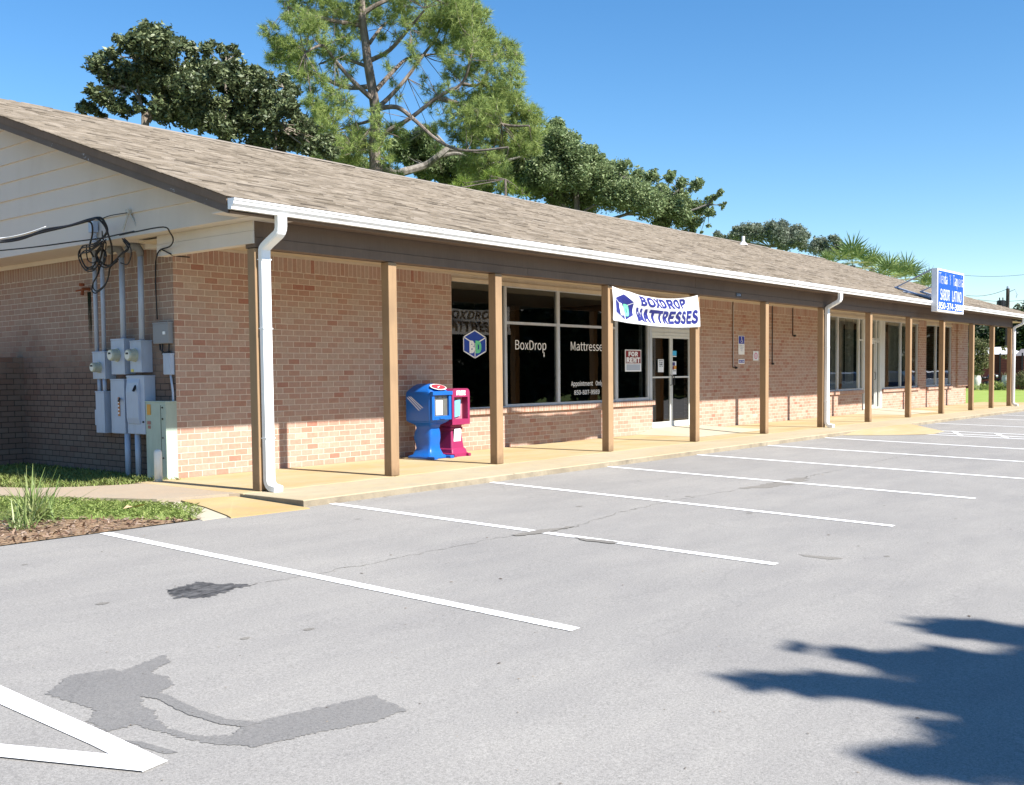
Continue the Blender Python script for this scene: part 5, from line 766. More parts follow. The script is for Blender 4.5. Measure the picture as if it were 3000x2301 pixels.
cl = NT('banner_vinyl'); cb = cl.n('BsdfDiffuse'); cb.inputs[0].default_value = (.80, .80, .80, 1); ct = cl.n('BsdfTranslucent'); ct.inputs[0].default_value = (.8, .8, .78, 1); cm = cl.n('MixShader'); cm.inputs[0].default_value = .25; cl.l(cb.outputs[0], cm.inputs[1]); cl.l(ct.outputs[0], cm.inputs[2]); cl.l(cm.outputs[0], cl.o.inputs[0])
mb.build('cloth', cl.m, BN, smooth=True)
bf = lambda x, z, off=0: ban(x, z, .004 + off)
lt = MB(); put_text(lt, 'BOXDROP', .30, .85, .63, .97, 0, .022, fn=lambda x, z: bf(x, z), sub=2, slant=-.006); put_text(lt, 'MATTRESSES', .25, .975, .10, .56, 0, .022, fn=lambda x, z: bf(x, z), sub=2)
lt.build('lettering', NAVY, BN)
def bfl(x, z, off): return ban(x, z, off + .003)
def tess_logo(cx, cz, w_, h_):
    """same cube mark printed on cloth, cut fine so that it follows the folds"""
    out_ = []
    for mb_, mat in zip(cube_logo(cx, cz, w_, h_, lambda x, z, off: (x, off, z), 0), (NAVY, VINYL, GREENP)):
        bm = bmesh.new(); vs = [bm.verts.new(p) for p in mb_.v]
        for f in mb_.f:
            try: bm.faces.new([vs[i] for i in f])
            except ValueError: pass
        bmesh.ops.triangulate(bm, faces=bm.faces[:]); bmesh.ops.subdivide_edges(bm, edges=[e for e in bm.edges if e.calc_length() > .04], cuts=4, use_grid_fill=True)
        bmesh.ops.triangulate(bm, faces=bm.faces[:]); bm.verts.ensure_lookup_table()
        k = MB(); k.add([bfl(v.co.x, v.co.z, v.co.y * 2) for v in bm.verts], [[q.index for q in f.verts] for f in bm.faces]); bm.free(); k.build('logo', mat, BN)
tess_logo(.117, .47, .195, .82)
tie = MB()
for a, b in (((7.36, -.19, 2.82), (7.33, -.15, 2.835)), ((7.385, -.19, 2.25), (7.40, -.15, 2.27)), ((10.31, -.19, 2.82), (10.36, -.15, 2.83)), ((10.38, -.19, 2.23), (10.40, -.15, 2.24))): tie.tube([a, b], .006, 5)
tie.build('tie', BLACKR, BN); settle(BN)

# roof sign
RS = empty('roof_sign', (24.2, -.7, 3.0)); tag(RS, 'blue and white shop sign standing on brackets above the gutter', 'sign')
x0, x1, z0, z1, y = 22.98, 25.47, 3.0, 4.21, -.72
f = MB(); f.box(x0, x1, y, y + .16, z0, z1); f.build('cabinet', paint('sign_frame', (.72, .73, .76), .5, .03), RS)
f = MB(); f.box(x0 + .07, x1 - .07, y - .004, y - .001, z0 + .055, z1 - .055); f.build('face', SIGNB, RS)
t_ = MB(); yy = y - .008; bw = .035
def tall(s, a, b, c, d, bold=.025): put_text(t_, s, x0 + a, x0 + b, z0 + c, z0 + d, yy, bold)
tall('Tienda Y Taqueria', .14, 2.37, .70, 1.12, -.008); tall('SABOR LATINO', .26, 2.24, .33, .65, .0); tall('850-374-3000', .12, 2.40, .08, .27, .004)
t_.build('lettering', VINYL, RS)
a_ = MB(); g_ = .022
a_.tube([(x0 + .03, y + .16, z1 - .02), (24.7, 1.05, roofz(1.05) + .03)], g_, 6); a_.tube([(x1 - .05, y + .16, z1 - .02), (27.0, 1.05, roofz(1.05) + .03)], g_, 6)
a_.tube([(24.65, 1.05, roofz(1.05) + .04), (23.2, -.45, roofz(-.45) + .05)], .03, 6); a_.tube([(27.0, 1.05, roofz(1.05) + .04), (25.4, -.45, roofz(-.45) + .05)], .03, 6)
a_.tube([(23.1, -.56, 3.42), (25.4, -.56, 3.42)], g_, 6); a_.tube([(23.1, -.56, 3.42), (23.2, .3, roofz(.3) + .03)], g_, 6); a_.tube([(25.4, -.56, 3.42), (25.5, .3, roofz(.3) + .03)], g_, 6)
a_.build('bracket', METERG, RS); settle(RS)

# ------------------------------------------------------------------ newspaper boxes
def news_blue():
    r = empty('newspaper_box', (4.62, 1.55, 0)); tag(r, 'blue newspaper box with a domed top, left of the pink one', 'newspaper box', 'newspaper boxes on the walk')
    cx, cy = 4.66, 1.60
    b = MB(); b.loft([(.0, cx, cy, .225, .26, .04), (.035, cx, cy, .225, .26, .04), (.06, cx, cy, .17, .20, .04), (.16, cx, cy, .13, .165, .04), (.24, cx, cy + .01, .125, .175, .04), (.33, cx, cy + .02, .135, .20, .05), (.42, cx, cy + .01, .13, .19, .05), (.49, cx, cy, .12, .165, .04), (.54, cx, cy, .13, .175, .03), (.575, cx, cy, .19, .23, .03), (.60, cx, cy, .225, .265, .03)], 12)
    b.build('pedestal', PBLUE, r, True)
    b = MB(); b.loft([(.60, cx, cy, .226, .266, .03), (.62, cx, cy, .235, .275, .03), (1.02, cx, cy, .235, .275, .03), (1.075, cx, cy, .232, .272, .04), (1.12, cx, cy + .01, .19, .245, .07), (1.17, cx, cy + .02, .13, .21, .07), (1.20, cx, cy + .03, .06, .16, .06), (1.206, cx, cy + .03, .02, .10, .02)], 12)
    b.build('housing', PBLUE, r, True)
    f = MB(); yf = cy - .276; f.bbox(cx - .225, cx - .165, yf - .045, yf, .625, 1.07, .008); f.bbox(cx + .165, cx + .225, yf - .045, yf, .625, 1.07, .008); f.bbox(cx - .165, cx + .165, yf - .045, yf, .625, .69, .008); f.bbox(cx - .235, cx + .235, yf - .07, yf, 1.02, 1.085, .012); f.bbox(cx - .06, cx + .06, yf - .062, yf - .04, .64, .665, .004)
    f.build('door', PBLUE, r)
    g = MB(); g.quad((cx - .166, yf - .006, .69), (cx + .166, yf - .006, .69), (cx + .166, yf - .006, 1.02), (cx - .166, yf - .006, 1.02)); g.build('display', paint('display_grey', (.12, .12, .11), .5, .3, 12), r)
    g = MB(); g.box(cx - .11, cx + .045, yf - .014, yf - .010, .705, .94); g.build('newspaper', PAPER, r)
    g = MB(); put_text(g, 'News Dollar Saver', cx - .15, cx + .15, .975, 1.0, yf - .0105, .01); g.build('lettering', GRAYP, r)
    g = MB()
    for k, (zz, hh) in enumerate(((.90, .018), (.86, .03), (.80, .04), (.74, .02))): g.quad((cx - .095, yf - .0155, zz), (cx + .03, yf - .0155, zz), (cx + .03, yf - .0155, zz + hh), (cx - .095, yf - .0155, zz + hh))
    g.build('print', GRAYP, r)
    # oval badge on the dome, marks on the left side
    d = MB(); cz0 = 1.135
    def oval(mb, rx, ry, off): mb.poly([(cx + rx * math.cos(a), cy - .232 + ry * math.sin(a) + off * -.6, cz0 + ry * math.sin(a) * .55 + off) for a in np.linspace(0, 2 * math.pi, 24, endpoint=False)])
    oval(d, .17, .085, .018); d.build('badge', VINYL, r); d = MB(); oval(d, .15, .068, .022); d.build('badge', paint('badge_red', (.30, .03, .05), .5, .4, 30), r)
    d = MB(); d.quad((cx - .06, cy - .30, 1.125), (cx + .05, cy - .255, 1.15), (cx + .10, cy - .215, 1.172), (cx - .02, cy - .25, 1.158)); d.build('badge', VINYL, r)
    m_ = MB(); xs_ = cx - .2362
    for a, b, c_, d_ in ((.20, 1.00, .03, .80), (.16, 1.0, -.01, .82), (.235, .985, .07, .78)):
        m_.quad((xs_, cy + a - .02, b), (xs_, cy + a, b), (xs_, cy + c_ - .10, d_), (xs_, cy + c_ - .12, d_))
    m_.build('side_mark', VINYL, r)
    ft = MB()
    for sx in (-1, 1): ft.bbox(cx + sx * .19 - .045, cx + sx * .19 + .045, cy - .36, cy - .20, .0, .045, .012)
    ft.build('foot', PBLUE, r)
    return settle(r)
def news_pink():
    r = empty('newspaper_box', (5.17, 1.58, 0)); tag(r, 'magenta free paper box with a white FREE on its top', 'newspaper box', 'newspaper boxes on the walk')
    cx, cy = 5.17, 1.60
    b = MB(); b.loft([(0, cx, cy, .205, .25, .02), (.05, cx, cy, .205, .25, .02), (.065, cx, cy, .185, .23, .02), (.12, cx, cy, .175, .215, .02), (.14, cx, cy, .155, .19, .02), (.30, cx, cy, .135, .17, .02), (.43, cx, cy, .12, .155, .02), (.44, cx, cy, .14, .175, .02), (.475, cx, cy, .145, .18, .02), (.485, cx, cy, .13, .165, .02), (.51, cx, cy, .135, .17, .02), (.53, cx, cy, .20, .23, .02)], 8)
    b.build('pedestal', PPINK, r)
    # housing: arched front outline extruded back, hollow display recess
    def arch(w_, z0_, z1_, rad): 
        pts = [(cx - w_, z0_), (cx + w_, z0_)] + [(cx + w_ - rad + rad * math.cos(a), z1_ - rad + rad * math.sin(a)) for a in np.linspace(0, math.pi / 2, 6)] + [(cx - w_ + rad - rad * math.sin(a), z1_ - rad + rad * math.cos(a)) for a in np.linspace(0, math.pi / 2, 6)]
        return pts
    yf = cy - .27; A = arch(.215, .53, 1.12, .07); Bn = [(cx - .165, .62), (cx + .165, .62)] + [(cx + .165, .98)] * 6 + [(cx - .165, .98)] * 6
    n = len(A); h = MB(); vs = [(x, yf, z) for x, z in A] + [(x, yf, z) for x, z in Bn] + [(x, cy + .22, z) for x, z in A] + [(x * .94 + cx * .06, yf + .12, z) for x, z in Bn]
    fs = [(i, (i + 1) % n, n + (i + 1) % n, n + i) for i in range(n)] + [(i, 2 * n + i, 2 * n + (i + 1) % n, (i + 1) % n) for i in range(n)] + [(n + i, n + (i + 1) % n, 3 * n + (i + 1) % n, 3 * n + i) for i in range(n)] + [tuple(range(2 * n, 3 * n))]
    h.add(vs, fs); h.build('housing', PPINK, r)
    g = MB(); g.quad((cx - .16, yf + .119, .61), (cx + .16, yf + .119, .61), (cx + .16, yf + .119, .99), (cx - .16, yf + .119, .99)); g.build('display', paint('display_pink', (.40, .16, .20), .5, .1), r)
    g = MB(); g.add([(cx - .10, yf + .05, .86 + .06), (cx + .04, yf + .05, .94), (cx + .075, yf + .09, .67), (cx - .06, yf + .09, .645)], [(0, 3, 2, 1)]); g.build('magazine', SKYB, r)
    g = MB(); put_text(g, 'FREE', cx - .11, cx + .11, 1.01, 1.085, yf - .002, .03); g.build('lettering', VINYL, r)
    g = MB(); yp = cy - .185; g.loft([(.0, cx, .0, .085, .17, .03), (.004, cx, 0, .085, .17, .03)], 8); g.v = [(x + .0, yp + .012 - (z_ * 1.0) - .002 + (y_ * -.075), .29 + y_) for x, y_, z_ in g.v]; g.build('sticker', PAPER, r)
    g = MB()
    for sx in (-1, 1): g.bbox(cx + sx * .17 - .03, cx + sx * .17 + .03, cy - .30, cy - .22, 0, .05, .01)
    g.build('foot', PPINK, r)
    return settle(r)
news_blue(); news_pink()

# ------------------------------------------------------------------ electric service on the gable wall
XW = .372
def cabinet(name, label, cat, y0, y1, z0, z1, xf, mat=METERG, hood=True, group=None):
    r = empty(name, (XW, (y0 + y1) / 2, z0)); tag(r, label, cat, group)
    b = MB(); b.bbox(xf + .008, XW, y0 + .004, y1 - .004, z0, z1 - .012, .006); b.build('case', mat, r)
    b = MB(); b.bbox(xf, xf + .012, y0, y1, z0 + .004, z1 - .02, .005); b.bbox(xf - .006, XW, y0 - .004, y1 + .004, z1 - .02, z1, .004); b.build('cover', mat, r)
    return r
def meter_glass(r, y, z, xf, rad=.078):
    m_ = MB(); m_.tube([(xf, y, z), (xf - .02, y, z), (xf - .02, y, z), (xf - .10, y, z), (xf - .115, y, z)], [rad * 1.12, rad * 1.12, rad, rad * .97, rad * .85], 20); m_.build('meter', DOMEG, r, False)
    m_ = MB(); m_.tube([(xf - .114, y, z), (xf - .119, y, z)], rad * .72, 18); m_.build('dial', paint('dial', (.60, .60, .55), .4, .3, 60), r)
    m_ = MB(); m_.box(xf - .123, xf - .119, y - .03, y + .03, z + .01, z + .035); m_.build('label_plate', BLACKP, r)
def conduit(r, pts, rad, name='conduit'):
    c_ = MB(); c_.tube(pts, rad, 12); return c_.build(name, METERG, r, True)
CX = .27
r = cabinet('meter_cabinet', 'smallest grey meter cabinet, farthest from the corner, fed by two thin conduits', 'meter box', 3.57, 3.90, 1.335, 1.725, .20, group='electric meters on the gable wall')
meter_glass(r, 3.72, 1.50, .20, .070); conduit(r, [(CX - .03, 3.84, 1.72), (CX - .03, 3.84, 3.17)], .03); conduit(r, [(CX - .03, 3.65, 1.72), (CX - .03, 3.63, 3.165)], .03)
conduit(r, [(CX - .03, 3.80, 1.34), (CX - .03, 3.80, 1.14)], .028); conduit(r, [(CX - .03, 3.66, 1.34), (CX - .03, 3.66, 1.14)], .028); settle(r)
r = cabinet('meter_cabinet', 'tall grey meter cabinet in the middle with a hooded conduit', 'meter box', 3.06, 3.40, 1.395, 1.89, .20, group='electric meters on the gable wall')
meter_glass(r, 3.235, 1.665, .20, .082); conduit(r, [(CX - .02, 3.15, 1.885), (CX - .02, 3.14, 3.0)], .038)
def weatherhead(r, y, z):
    wh = MB(); P = [(CX - .02, y, z), (CX - .025, y, z + .07), (CX - .06, y + .01, z + .125), (CX - .13, y + .03, z + .13), (CX - .19, y + .05, z + .07)]; wh.tube(P, [.045, .052, .062, .062, .05], 12); wh.build('weatherhead', paint('cast_grey', (.20, .20, .205), .5, .1), r, True)
weatherhead(r, 3.14, 3.0); settle(r)
r = cabinet('meter_cabinet', 'grey meter cabinet nearest the corner, yellow tag on its cover', 'meter box', 2.635, 2.915, 1.42, 1.855, .20, group='electric meters on the gable wall')
meter_glass(r, 2.79, 1.655, .20, .082); conduit(r, [(CX - .02, 2.69, 1.85), (CX - .02, 2.67, 2.98)], .038); weatherhead(r, 2.67, 2.98)
k = MB(); k.box(.193, .1995, 2.83, 2.89, 1.43, 1.465); k.build('tag', paint('tag_yellow', (.60, .50, .10), .5, .1), r); settle(r)
r = cabinet('breaker_box', 'narrow grey breaker box below the smallest meter', 'switch box', 3.62, 3.85, .57, 1.165, .20, group='switch boxes below the meters'); k = MB(); k.bbox(.21, .36, 3.852, 3.90, .68, .90, .005); k.build('side_box', METERG, r); settle(r)
r = cabinet('disconnect_switch', 'grey switch box with a brown warning strip and side lever', 'switch box', 3.085, 3.44, .575, 1.335, .20, group='switch boxes below the meters')
k = MB(); k.box(.190, .1985, 3.20, 3.245, .82, 1.08); k.build('warning_label', paint('label_brown', (.42, .17, .06), .6, .2, 30), r)
k = MB()
for zz in (.85, .90, .95, 1.0): k.box(.187, .1895, 3.208, 3.238, zz, zz + .022)
k.build('label_print', PAPER, r)
k = MB(); k.tube([(.19, 3.20, 1.06), (.12, 3.10, 1.03)], .014, 8); k.build('lever', BLACKM, r); conduit(r, [(CX - .02, 3.12, .58), (CX - .02, 3.12, -.03)], .04); settle(r)
r = cabinet('disconnect_switch', 'large grey switch box with a bulging cover and black handle', 'switch box', 2.585, 3.02, .58, 1.38, .20, group='switch boxes below the meters')
k = MB(); k.loft([(.72, 0, 0, 1, 1, 0)], 4, False) if False else None
prof_ = [(.20, .72), (.185, .724), (.170, .80), (.165, 1.15), (.180, 1.28), (.20, 1.34)]
k = MB(); k.prism([(x, 2.99, z) for x, z in prof_], (0, -.30, 0)); k.build('bulged_cover', METERG, r)
k = MB(); k.tube([(.18, 2.76, 1.24), (.13, 2.74, 1.17)], .018, 8); k.build('handle', BLACKM, r); k = MB(); k.tube([(.2, 2.62, .75), (.185, 2.62, .75)], .014, 10); k.build('latch', BLACKM, r)
conduit(r, [(CX - .02, 2.86, .59), (CX - .02, 2.86, -.03)], .04); settle(r)
r = cabinet('cable_pedestal', 'tall pale green utility cabinet standing at the wall', 'utility cabinet', 2.09, 2.57, -.03, 1.035, .20, PEDG)
k = MB(); k.box(.190, .1985, 2.44, 2.52, .85, .99); k.build('warning_label', YELP, r); k = MB(); k.box(.190, .1985, 2.45, 2.52, .72, .765); k.box(.190, .1985, 2.455, 2.505, .665, .705); k.build('warning_label', paint('label_red', (.35, .14, .12), .6, .1), r)
k = MB(); k.box(.1945, .199, 2.20, 2.203, .05, .98)
for zz in (.28, .55, .80, .95): k.tube([(.199, 2.16, zz), (.188, 2.16, zz)], .012, 8)
k.build('seam', BLACKM, r); settle(r)
r = cabinet('telephone_box', 'grey telephone interface box with a white latch near the corner', 'telephone box', 2.13, 2.50, 1.80, 2.085, .30, TELG)
k = MB(); k.bbox(.285, .299, 2.20, 2.25, 1.92, 1.96, .003); k.build('latch', PAPER, r)
k = MB(); k.tube([(.34, 2.40, 1.80), (.33, 2.38, 1.72), (.33, 2.28, 1.68), (.34, 2.20, 1.69), (.34, 2.18, 1.80)], .012, 6); k.tube([(.34, 2.34, 1.80), (.32, 2.32, 1.66), (.33, 2.22, 1.64), (.34, 2.17, 1.70)], .010, 6); k.build('cable', BLACKR, r); settle(r)
r = cabinet('junction_box', 'small narrow grey box hanging by the corner over a thin pipe', 'junction box', 2.115, 2.275, 1.385, 1.67, .30, METERG, False); c_ = MB(); c_.tube([(.34, 2.17, 1.39), (.34, 2.14, 1.25), (.34, 2.125, 1.15), (.34, 2.125, -.03)], .015, 8); c_.build('conduit', METERG, r, True); settle(r)
k = MB(); k.tube([(-.0, 1.98, -.05), (-.0, 1.98, .37), (-.0, 1.98, .40), (-.0, 1.98, .415)], [.052, .052, .045, .02], 16); tag(k.build('bollard', paint('white_bollard', (.72, .72, .68), .6, .1, 8, (.45, .42, .36)), None, True), 'short white bollard pipe in front of the green cabinet', 'bollard')
k = MB(); k.tube([(.33, 4.05, 2.66), (.36, 4.05, 2.2)], .02, 6); 
k = MB(); k.tube([(.37, 4.22, 2.64), (.28, 4.25, 2.64), (.27, 4.26, 2.55)], .025, 8); k.tube([(.28, 4.25, 2.63), (.28, 4.44, 2.62)], .014, 6); k.tube([(.27, 4.26, 2.68), (.27, 4.26, 2.72)], .04, 8); tag(k.build('valve', RUST), 'rusty valve sticking out of the gable brick wall', 'valve')
k = MB(); k.box(XW - .004, XW - .002, 4.19, 4.29, 1.75, 2.60); 
_t = NT('moss'); _n = _t.noise(9, _t.scaled(_t.pos(), (1, 1, .3)), 4, .7); _tr = _t.n('BsdfTransparent'); _df = _t.n('BsdfDiffuse'); _df.inputs[0].default_value = (.018, .028, .020, 1); _mx = _t.n('MixShader'); _sp = _t.n('SeparateXYZ'); _t.l(_t.pos(), _sp.inputs[0]); _fd = _t.math('MULTIPLY', _t.math('SUBTRACT', _sp.outputs[2], 1.75), 1.2, clamp=True); _t.l(_t.math('MULTIPLY', _fd, _t.ramp(_n, [(.3, (.35, .35, .35)), (.6, (1, 1, 1))])), _mx.inputs[0]); _t.l(_tr.outputs[0], _mx.inputs[1]); _t.l(_df.outputs[0], _mx.inputs[2]); _t.l(_mx.outputs[0], _t.o.inputs[0])
k.build('damp_streak', _t.m, B)
# service drop cables
def smooth_pts(P, k=5):
    P = [Vector(p) for p in P]; o = []
    for i in range(len(P) - 1):
        a, b, c_, d = P[max(i - 1, 0)], P[i], P[i + 1], P[min(i + 2, len(P) - 1)]
        for j in range(k):
            t_ = j / k; o.append(.5 * ((2 * b) + (c_ - a) * t_ + (2 * a - 5 * b + 4 * c_ - d) * t_ ** 2 + (3 * b - a - 3 * c_ + d) * t_ ** 3))
    return o + [P[-1]]
SV = empty('service_cables', (-.4, 2.3, 3.3)); tag(SV, 'bundle of black overhead service cables coiled at the gable wall', 'cables')
for i, p in enumerate(SERVICE):
    k = MB(); k.tube(smooth_pts(p), (.016, .013, .012, .009, .006)[i], 7); k.build('cable', BLACKR, SV, True)
for i, p in enumerate(LOOPS):
    for dx in ((0, .02) if i < 4 else (0,)): k = MB(); k.tube(smooth_pts([(x - dx, y + random.uniform(-.02, .02) * (dx > 0), z - dx * 1.5) for x, y, z in p]), .009 if i < 4 else .008, 6); k.build('cable_loop', BLACKR, SV, True)
k = MB()
for q in range(4): 
    a0 = random.uniform(0, 6); k.tube(smooth_pts([(-.34, 2.62 + .13 * math.cos(a0 + a) * random.uniform(.6, 1.1), 2.93 + .11 * math.sin(a0 + a) * random.uniform(.6, 1.1)) for a in np.linspace(0, 5.5, 7)]), .008, 6)
k.build('cable_coil', BLACKR, SV, True)
for p in THIN + [THIN_DROP]: k = MB(); k.tube(smooth_pts(p), .009, 6); k.build('cable', BLACKR, SV, True)
k = MB(); k.tube(smooth_pts([(x - .01, y, z + .035) for x, y, z in SERVICE[0][:5]]), .006, 6); k.build('bare_wire', PAPER, SV, True)
settle(SV)
k = MB(); a_, b_, c_ = BRACKET; k.bbox(a_[0] - .03, a_[0] + .03, a_[1] - .035, a_[1] + .035, a_[2] - .03, a_[2] + .03, .008); k.tube([a_, b_], .014, 6); k.tube([a_, c_], .014, 6); tag(k.build('cable_bracket', paint('galvanised', (.45, .43, .38), .6, .35, 25)), 'weathered v shaped bracket holding the service cables', 'bracket')
k = MB(); k.bbox(-.31, -.235, 2.86, 2.98, 3.27, 3.42, .006); kk = k.build('mast_box', METERG); k = MB(); k.tube([(-.27, 2.90, 3.27), (-.26, 2.92, 3.15)], .03, 8); k.build('conduit', METERG, kk); tag(kk, 'small grey box on the beige siding behind the cable loops', 'junction box')

# ------------------------------------------------------------------ plants
def leaves_mesh(name, centers, radii, per, size, mat, parent, rngs, flat=.6, shape='leaf', squash=.8, shell=.35, deep=1.0, fwd=None):
    """leaf-sized faces scattered in clumps; centers (n,3), radii (n,)"""
    allv = []; 
    C_ = np.asarray(centers, float); Rr = np.asarray(radii, float)
    vol = Rr ** 2; cnt = np.maximum(4, (per * vol / vol.mean()).astype(int))
    for c_, r_, n_ in zip(C_, Rr, cnt):
        nc = max(6, n_ // 12); d = rngs.normal(size=(nc, 3)); d /= np.linalg.norm(d, axis=1)[:, None]
        rad = r_ * (shell + (1 - shell) * rngs.random(nc) ** .5) * (.85 + .3 * rngs.random(nc)); cc = c_ + d * rad[:, None] * [1, deep, squash]
        k = rngs.integers(0, nc, n_); o = rngs.normal(size=(n_, 3)) * np.minimum(r_ * .16, .20)
        allv.append(cc[k] + o)
    P = np.concatenate(allv); n = len(P)
    a = rngs.normal(size=(n, 3)); a[:, 2] *= flat; a /= np.linalg.norm(a, axis=1)[:, None]
    b = rngs.normal(size=(n, 3)); b -= (b * a).sum(1)[:, None] * a; b /= np.linalg.norm(b, axis=1)[:, None]
    s = size * (.6 + .8 * rngs.random(n))[:, None]; nrm = np.cross(a, b)
    q0 = P - a * s; q1 = P + b * s * .42 + nrm * s * .12; q2 = P + a * s; q3 = P - b * s * .42 + nrm * s * .12
    V_ = np.stack([q0, q1, q2, q3], 1).reshape(-1, 3)
    return np_mesh(name, V_, np.arange(len(V_)), 4, mat, parent)
MAGL = leaf_mat('magnolia_leaf', (.026, .040, .018), (.072, .100, .040), (.24, .27, .13), .46, .14, .4)
GUML = leaf_mat('sweetgum_leaf', (.075, .125, .05), (.175, .235, .095), (.34, .40, .20), .5, .25, .3)
OAKL = leaf_mat('oak_leaf', (.065, .11, .045), (.145, .205, .08), (.30, .36, .17), .5, .22, .3)
FARL = leaf_mat('far_oak_leaf', (.10, .13, .095), (.17, .205, .15), (.30, .32, .24), .6, .2, .2)
PINL = leaf_mat('pine_needle', (.045, .09, .04), (.22, .31, .085), (.50, .55, .20), .5, .35, .2)
SAPL = leaf_mat('sapling_needle', (.09, .17, .03), (.20, .29, .05), (.32, .38, .09), .5, .35, .2)
PALL = leaf_mat('palm_leaf', (.05, .11, .035), (.15, .24, .065), (.40, .46, .17), .45, .25, .3)
DRYL = leaf_mat('dry_palm_leaf', (.25, .24, .10), (.36, .36, .15), (.48, .46, .24), .6, .3, .2)
DRKL = leaf_mat('dark_leaf', (.010, .020, .009), (.022, .040, .015), (.060, .090, .030), .5, .15, .3)
MYRL = leaf_mat('myrtle_leaf', (.075, .095, .035), (.14, .16, .065), (.26, .22, .13), .6, .25, .2)
GRSL = leaf_mat('grass_blade', (.15, .22, .05), (.28, .37, .10), (.48, .50, .22), .6, .3, .2)
LIRL = leaf_mat('liriope_blade', (.06, .11, .035), (.19, .27, .08), (.42, .45, .20), .45, .25, .35)
BARKP = bark_mat('pine_bark', (.12, .095, .08), (.27, .23, .20)); BARKG = bark_mat('grey_bark', (.13, .115, .10), (.30, .28, .25)); BARKM = bark_mat('magnolia_bark', (.16, .13, .10), (.34, .30, .25))
VIEW = Vector((.773, .634, 0)).normalized()   # depth direction across the site (from the road to the yard)
def tree(name, label, blobs, limbs, base, leaf, bark, seed, per, size, depth=1.0, r0=.25, r1=.04, needle=False, shell=.35, squash=.85, twigs=True, group=None, extra=2, flat=.7):
    rg = np.random.default_rng(seed)
    r = empty(name, (base[0], base[1], -.1)); tag(r, label, 'tree', group)
    Bl = np.array(blobs); cz = Bl[:, :3].mean(0); span = np.ptp(Bl[:, :2] @ np.array([.634, -.773])) / 2 + .1
    lat = (Bl[:, :3] - cz) @ np.array([.634, -.773, 0]); Cs, Rs = [], []
    for b, l_ in zip(Bl, lat):
        dmax = depth * math.sqrt(max(.05, 1 - (l_ / span) ** 2)) * span * .75
        for e in range(extra):
            off = rg.uniform(-1, 1) * dmax; c_ = b[:3] + np.array(VIEW) * off * (1 if e else .5); Cs.append(c_); Rs.append(b[3] * rg.uniform(.8, 1.05))
    t_ = MB()
    for i, L in enumerate(limbs):
        L = [Vector(p) for p in L]
        for q in range(1, len(L)): L[q] = L[q] + Vector(VIEW) * random.uniform(-.25, .25)
        ra = r0 if i == 0 else r0 * (.42 if len(L) > 3 else .3); t_.tube(smooth_pts(L, 4), ra, 8, r_end=r1 if i else max(r1, r0 * .45))
    if twigs:
        ends = [Vector(p) for L in limbs for p in L[1:]]
        for c_, rd in zip(Cs, Rs):
            c_ = Vector(c_); e = min(ends, key=lambda p: (p - c_).length)
            if (e - c_).length > .2: mid = (e + c_) / 2 + Vector(rg.normal(size=3) * .15 * rd); t_.tube(smooth_pts([e, mid, c_], 3), .018 if needle else .03, 5, r_end=.008)
            for q in range(3):
                d = Vector(rg.normal(size=3)).normalized() * rd * .85; t_.tube([c_, c_ + d * .5 + Vector((0, 0, rd * .1)), c_ + d], .014, 4, r_end=.005)
    t_.build('trunk', bark, r)
    if not needle: leaves_mesh('crown', Cs, Rs, per, size, leaf, r, rg, shell=shell, squash=squash, flat=flat)
    else:
        # tufts of long needles at the shoot ends
        P, D = [], []
        for c_, rd in zip(Cs, Rs):
            n_ = max(5, int(per * (rd / .5) ** 2)); d = rg.normal(size=(n_, 3)); d /= np.linalg.norm(d, axis=1)[:, None]
            P.append(c_ + d * (rd * (.35 + .65 * rg.random(n_) ** .6))[:, None] * [1, 1, .85]); dd = d * .8 + [0, 0, .55]; D.append(dd / np.linalg.norm(dd, axis=1)[:, None])
        P = np.concatenate(P); D = np.concatenate(D); K = 26; n_ = len(P)
        Pn = np.repeat(P, K, 0) + np.repeat(D, K, 0) * rg.uniform(-.10, .04, (n_ * K, 1)); dn = np.repeat(D, K, 0) * .55 + rg.normal(size=(n_ * K, 3)) * .62; dn /= np.linalg.norm(dn, axis=1)[:, None]
        ln = size * rg.uniform(.65, 1.1, (n_ * K, 1)); sd = np.cross(dn, rg.normal(size=(n_ * K, 3))); sd /= np.linalg.norm(sd, axis=1)[:, None]; wd = .010
        V_ = np.stack([Pn - sd * wd, Pn + sd * wd, Pn + dn * ln - [0, 0, .02]], 1).reshape(-1, 3)
        np_mesh('crown', V_, np.arange(len(V_)), 3, leaf, r)
    return settle(r)
base = lambda p: (p[0], p[1])
pt = PINE_TRUNK; tree('pine_tree', 'tall pine with long needles and open branches behind the roof', PINE_BLOBS, [[(pt[1][0], pt[1][1], -.1)] + pt[1:]] + PINE_LIMBS, base(pt[1]), PINL, BARKP, 3, 27, .31, .85, .27, .035, needle=True, extra=3)
s0 = SAPLING_BLOBS[2]; tree('pine_tree', 'low bright green young pine just above the roof edge', SAPLING_BLOBS, [[(s0[0], s0[1], -.1), (s0[0], s0[1], 4.0), (s0[0], s0[1], s0[2] + .3)]], base(s0), SAPL, BARKP, 4, 30, .24, .6, .09, .02, needle=True)
mg = MAGNOLIA_LIMBS; tree('magnolia_tree', 'dark glossy magnolia behind the left part of the roof', MAGNOLIA_BLOBS, [[(mg[0][0][0], mg[0][0][1], -.1)] + mg[0]] + mg[1:], base(mg[0][0]), MAGL, BARKM, 5, 520, .082, .7, .14, .03, shell=.2)
sg = SWEETGUM_LIMBS; tree('sweetgum_tree', 'broad mid green leafy tree right of the pine', SWEETGUM_BLOBS, [[(sg[0][0][0], sg[0][0][1], -.1)] + sg[0]] + sg[1:], base(sg[0][0]), GUML, BARKG, 6, 1150, .075, .7, .2, .04, shell=.25)
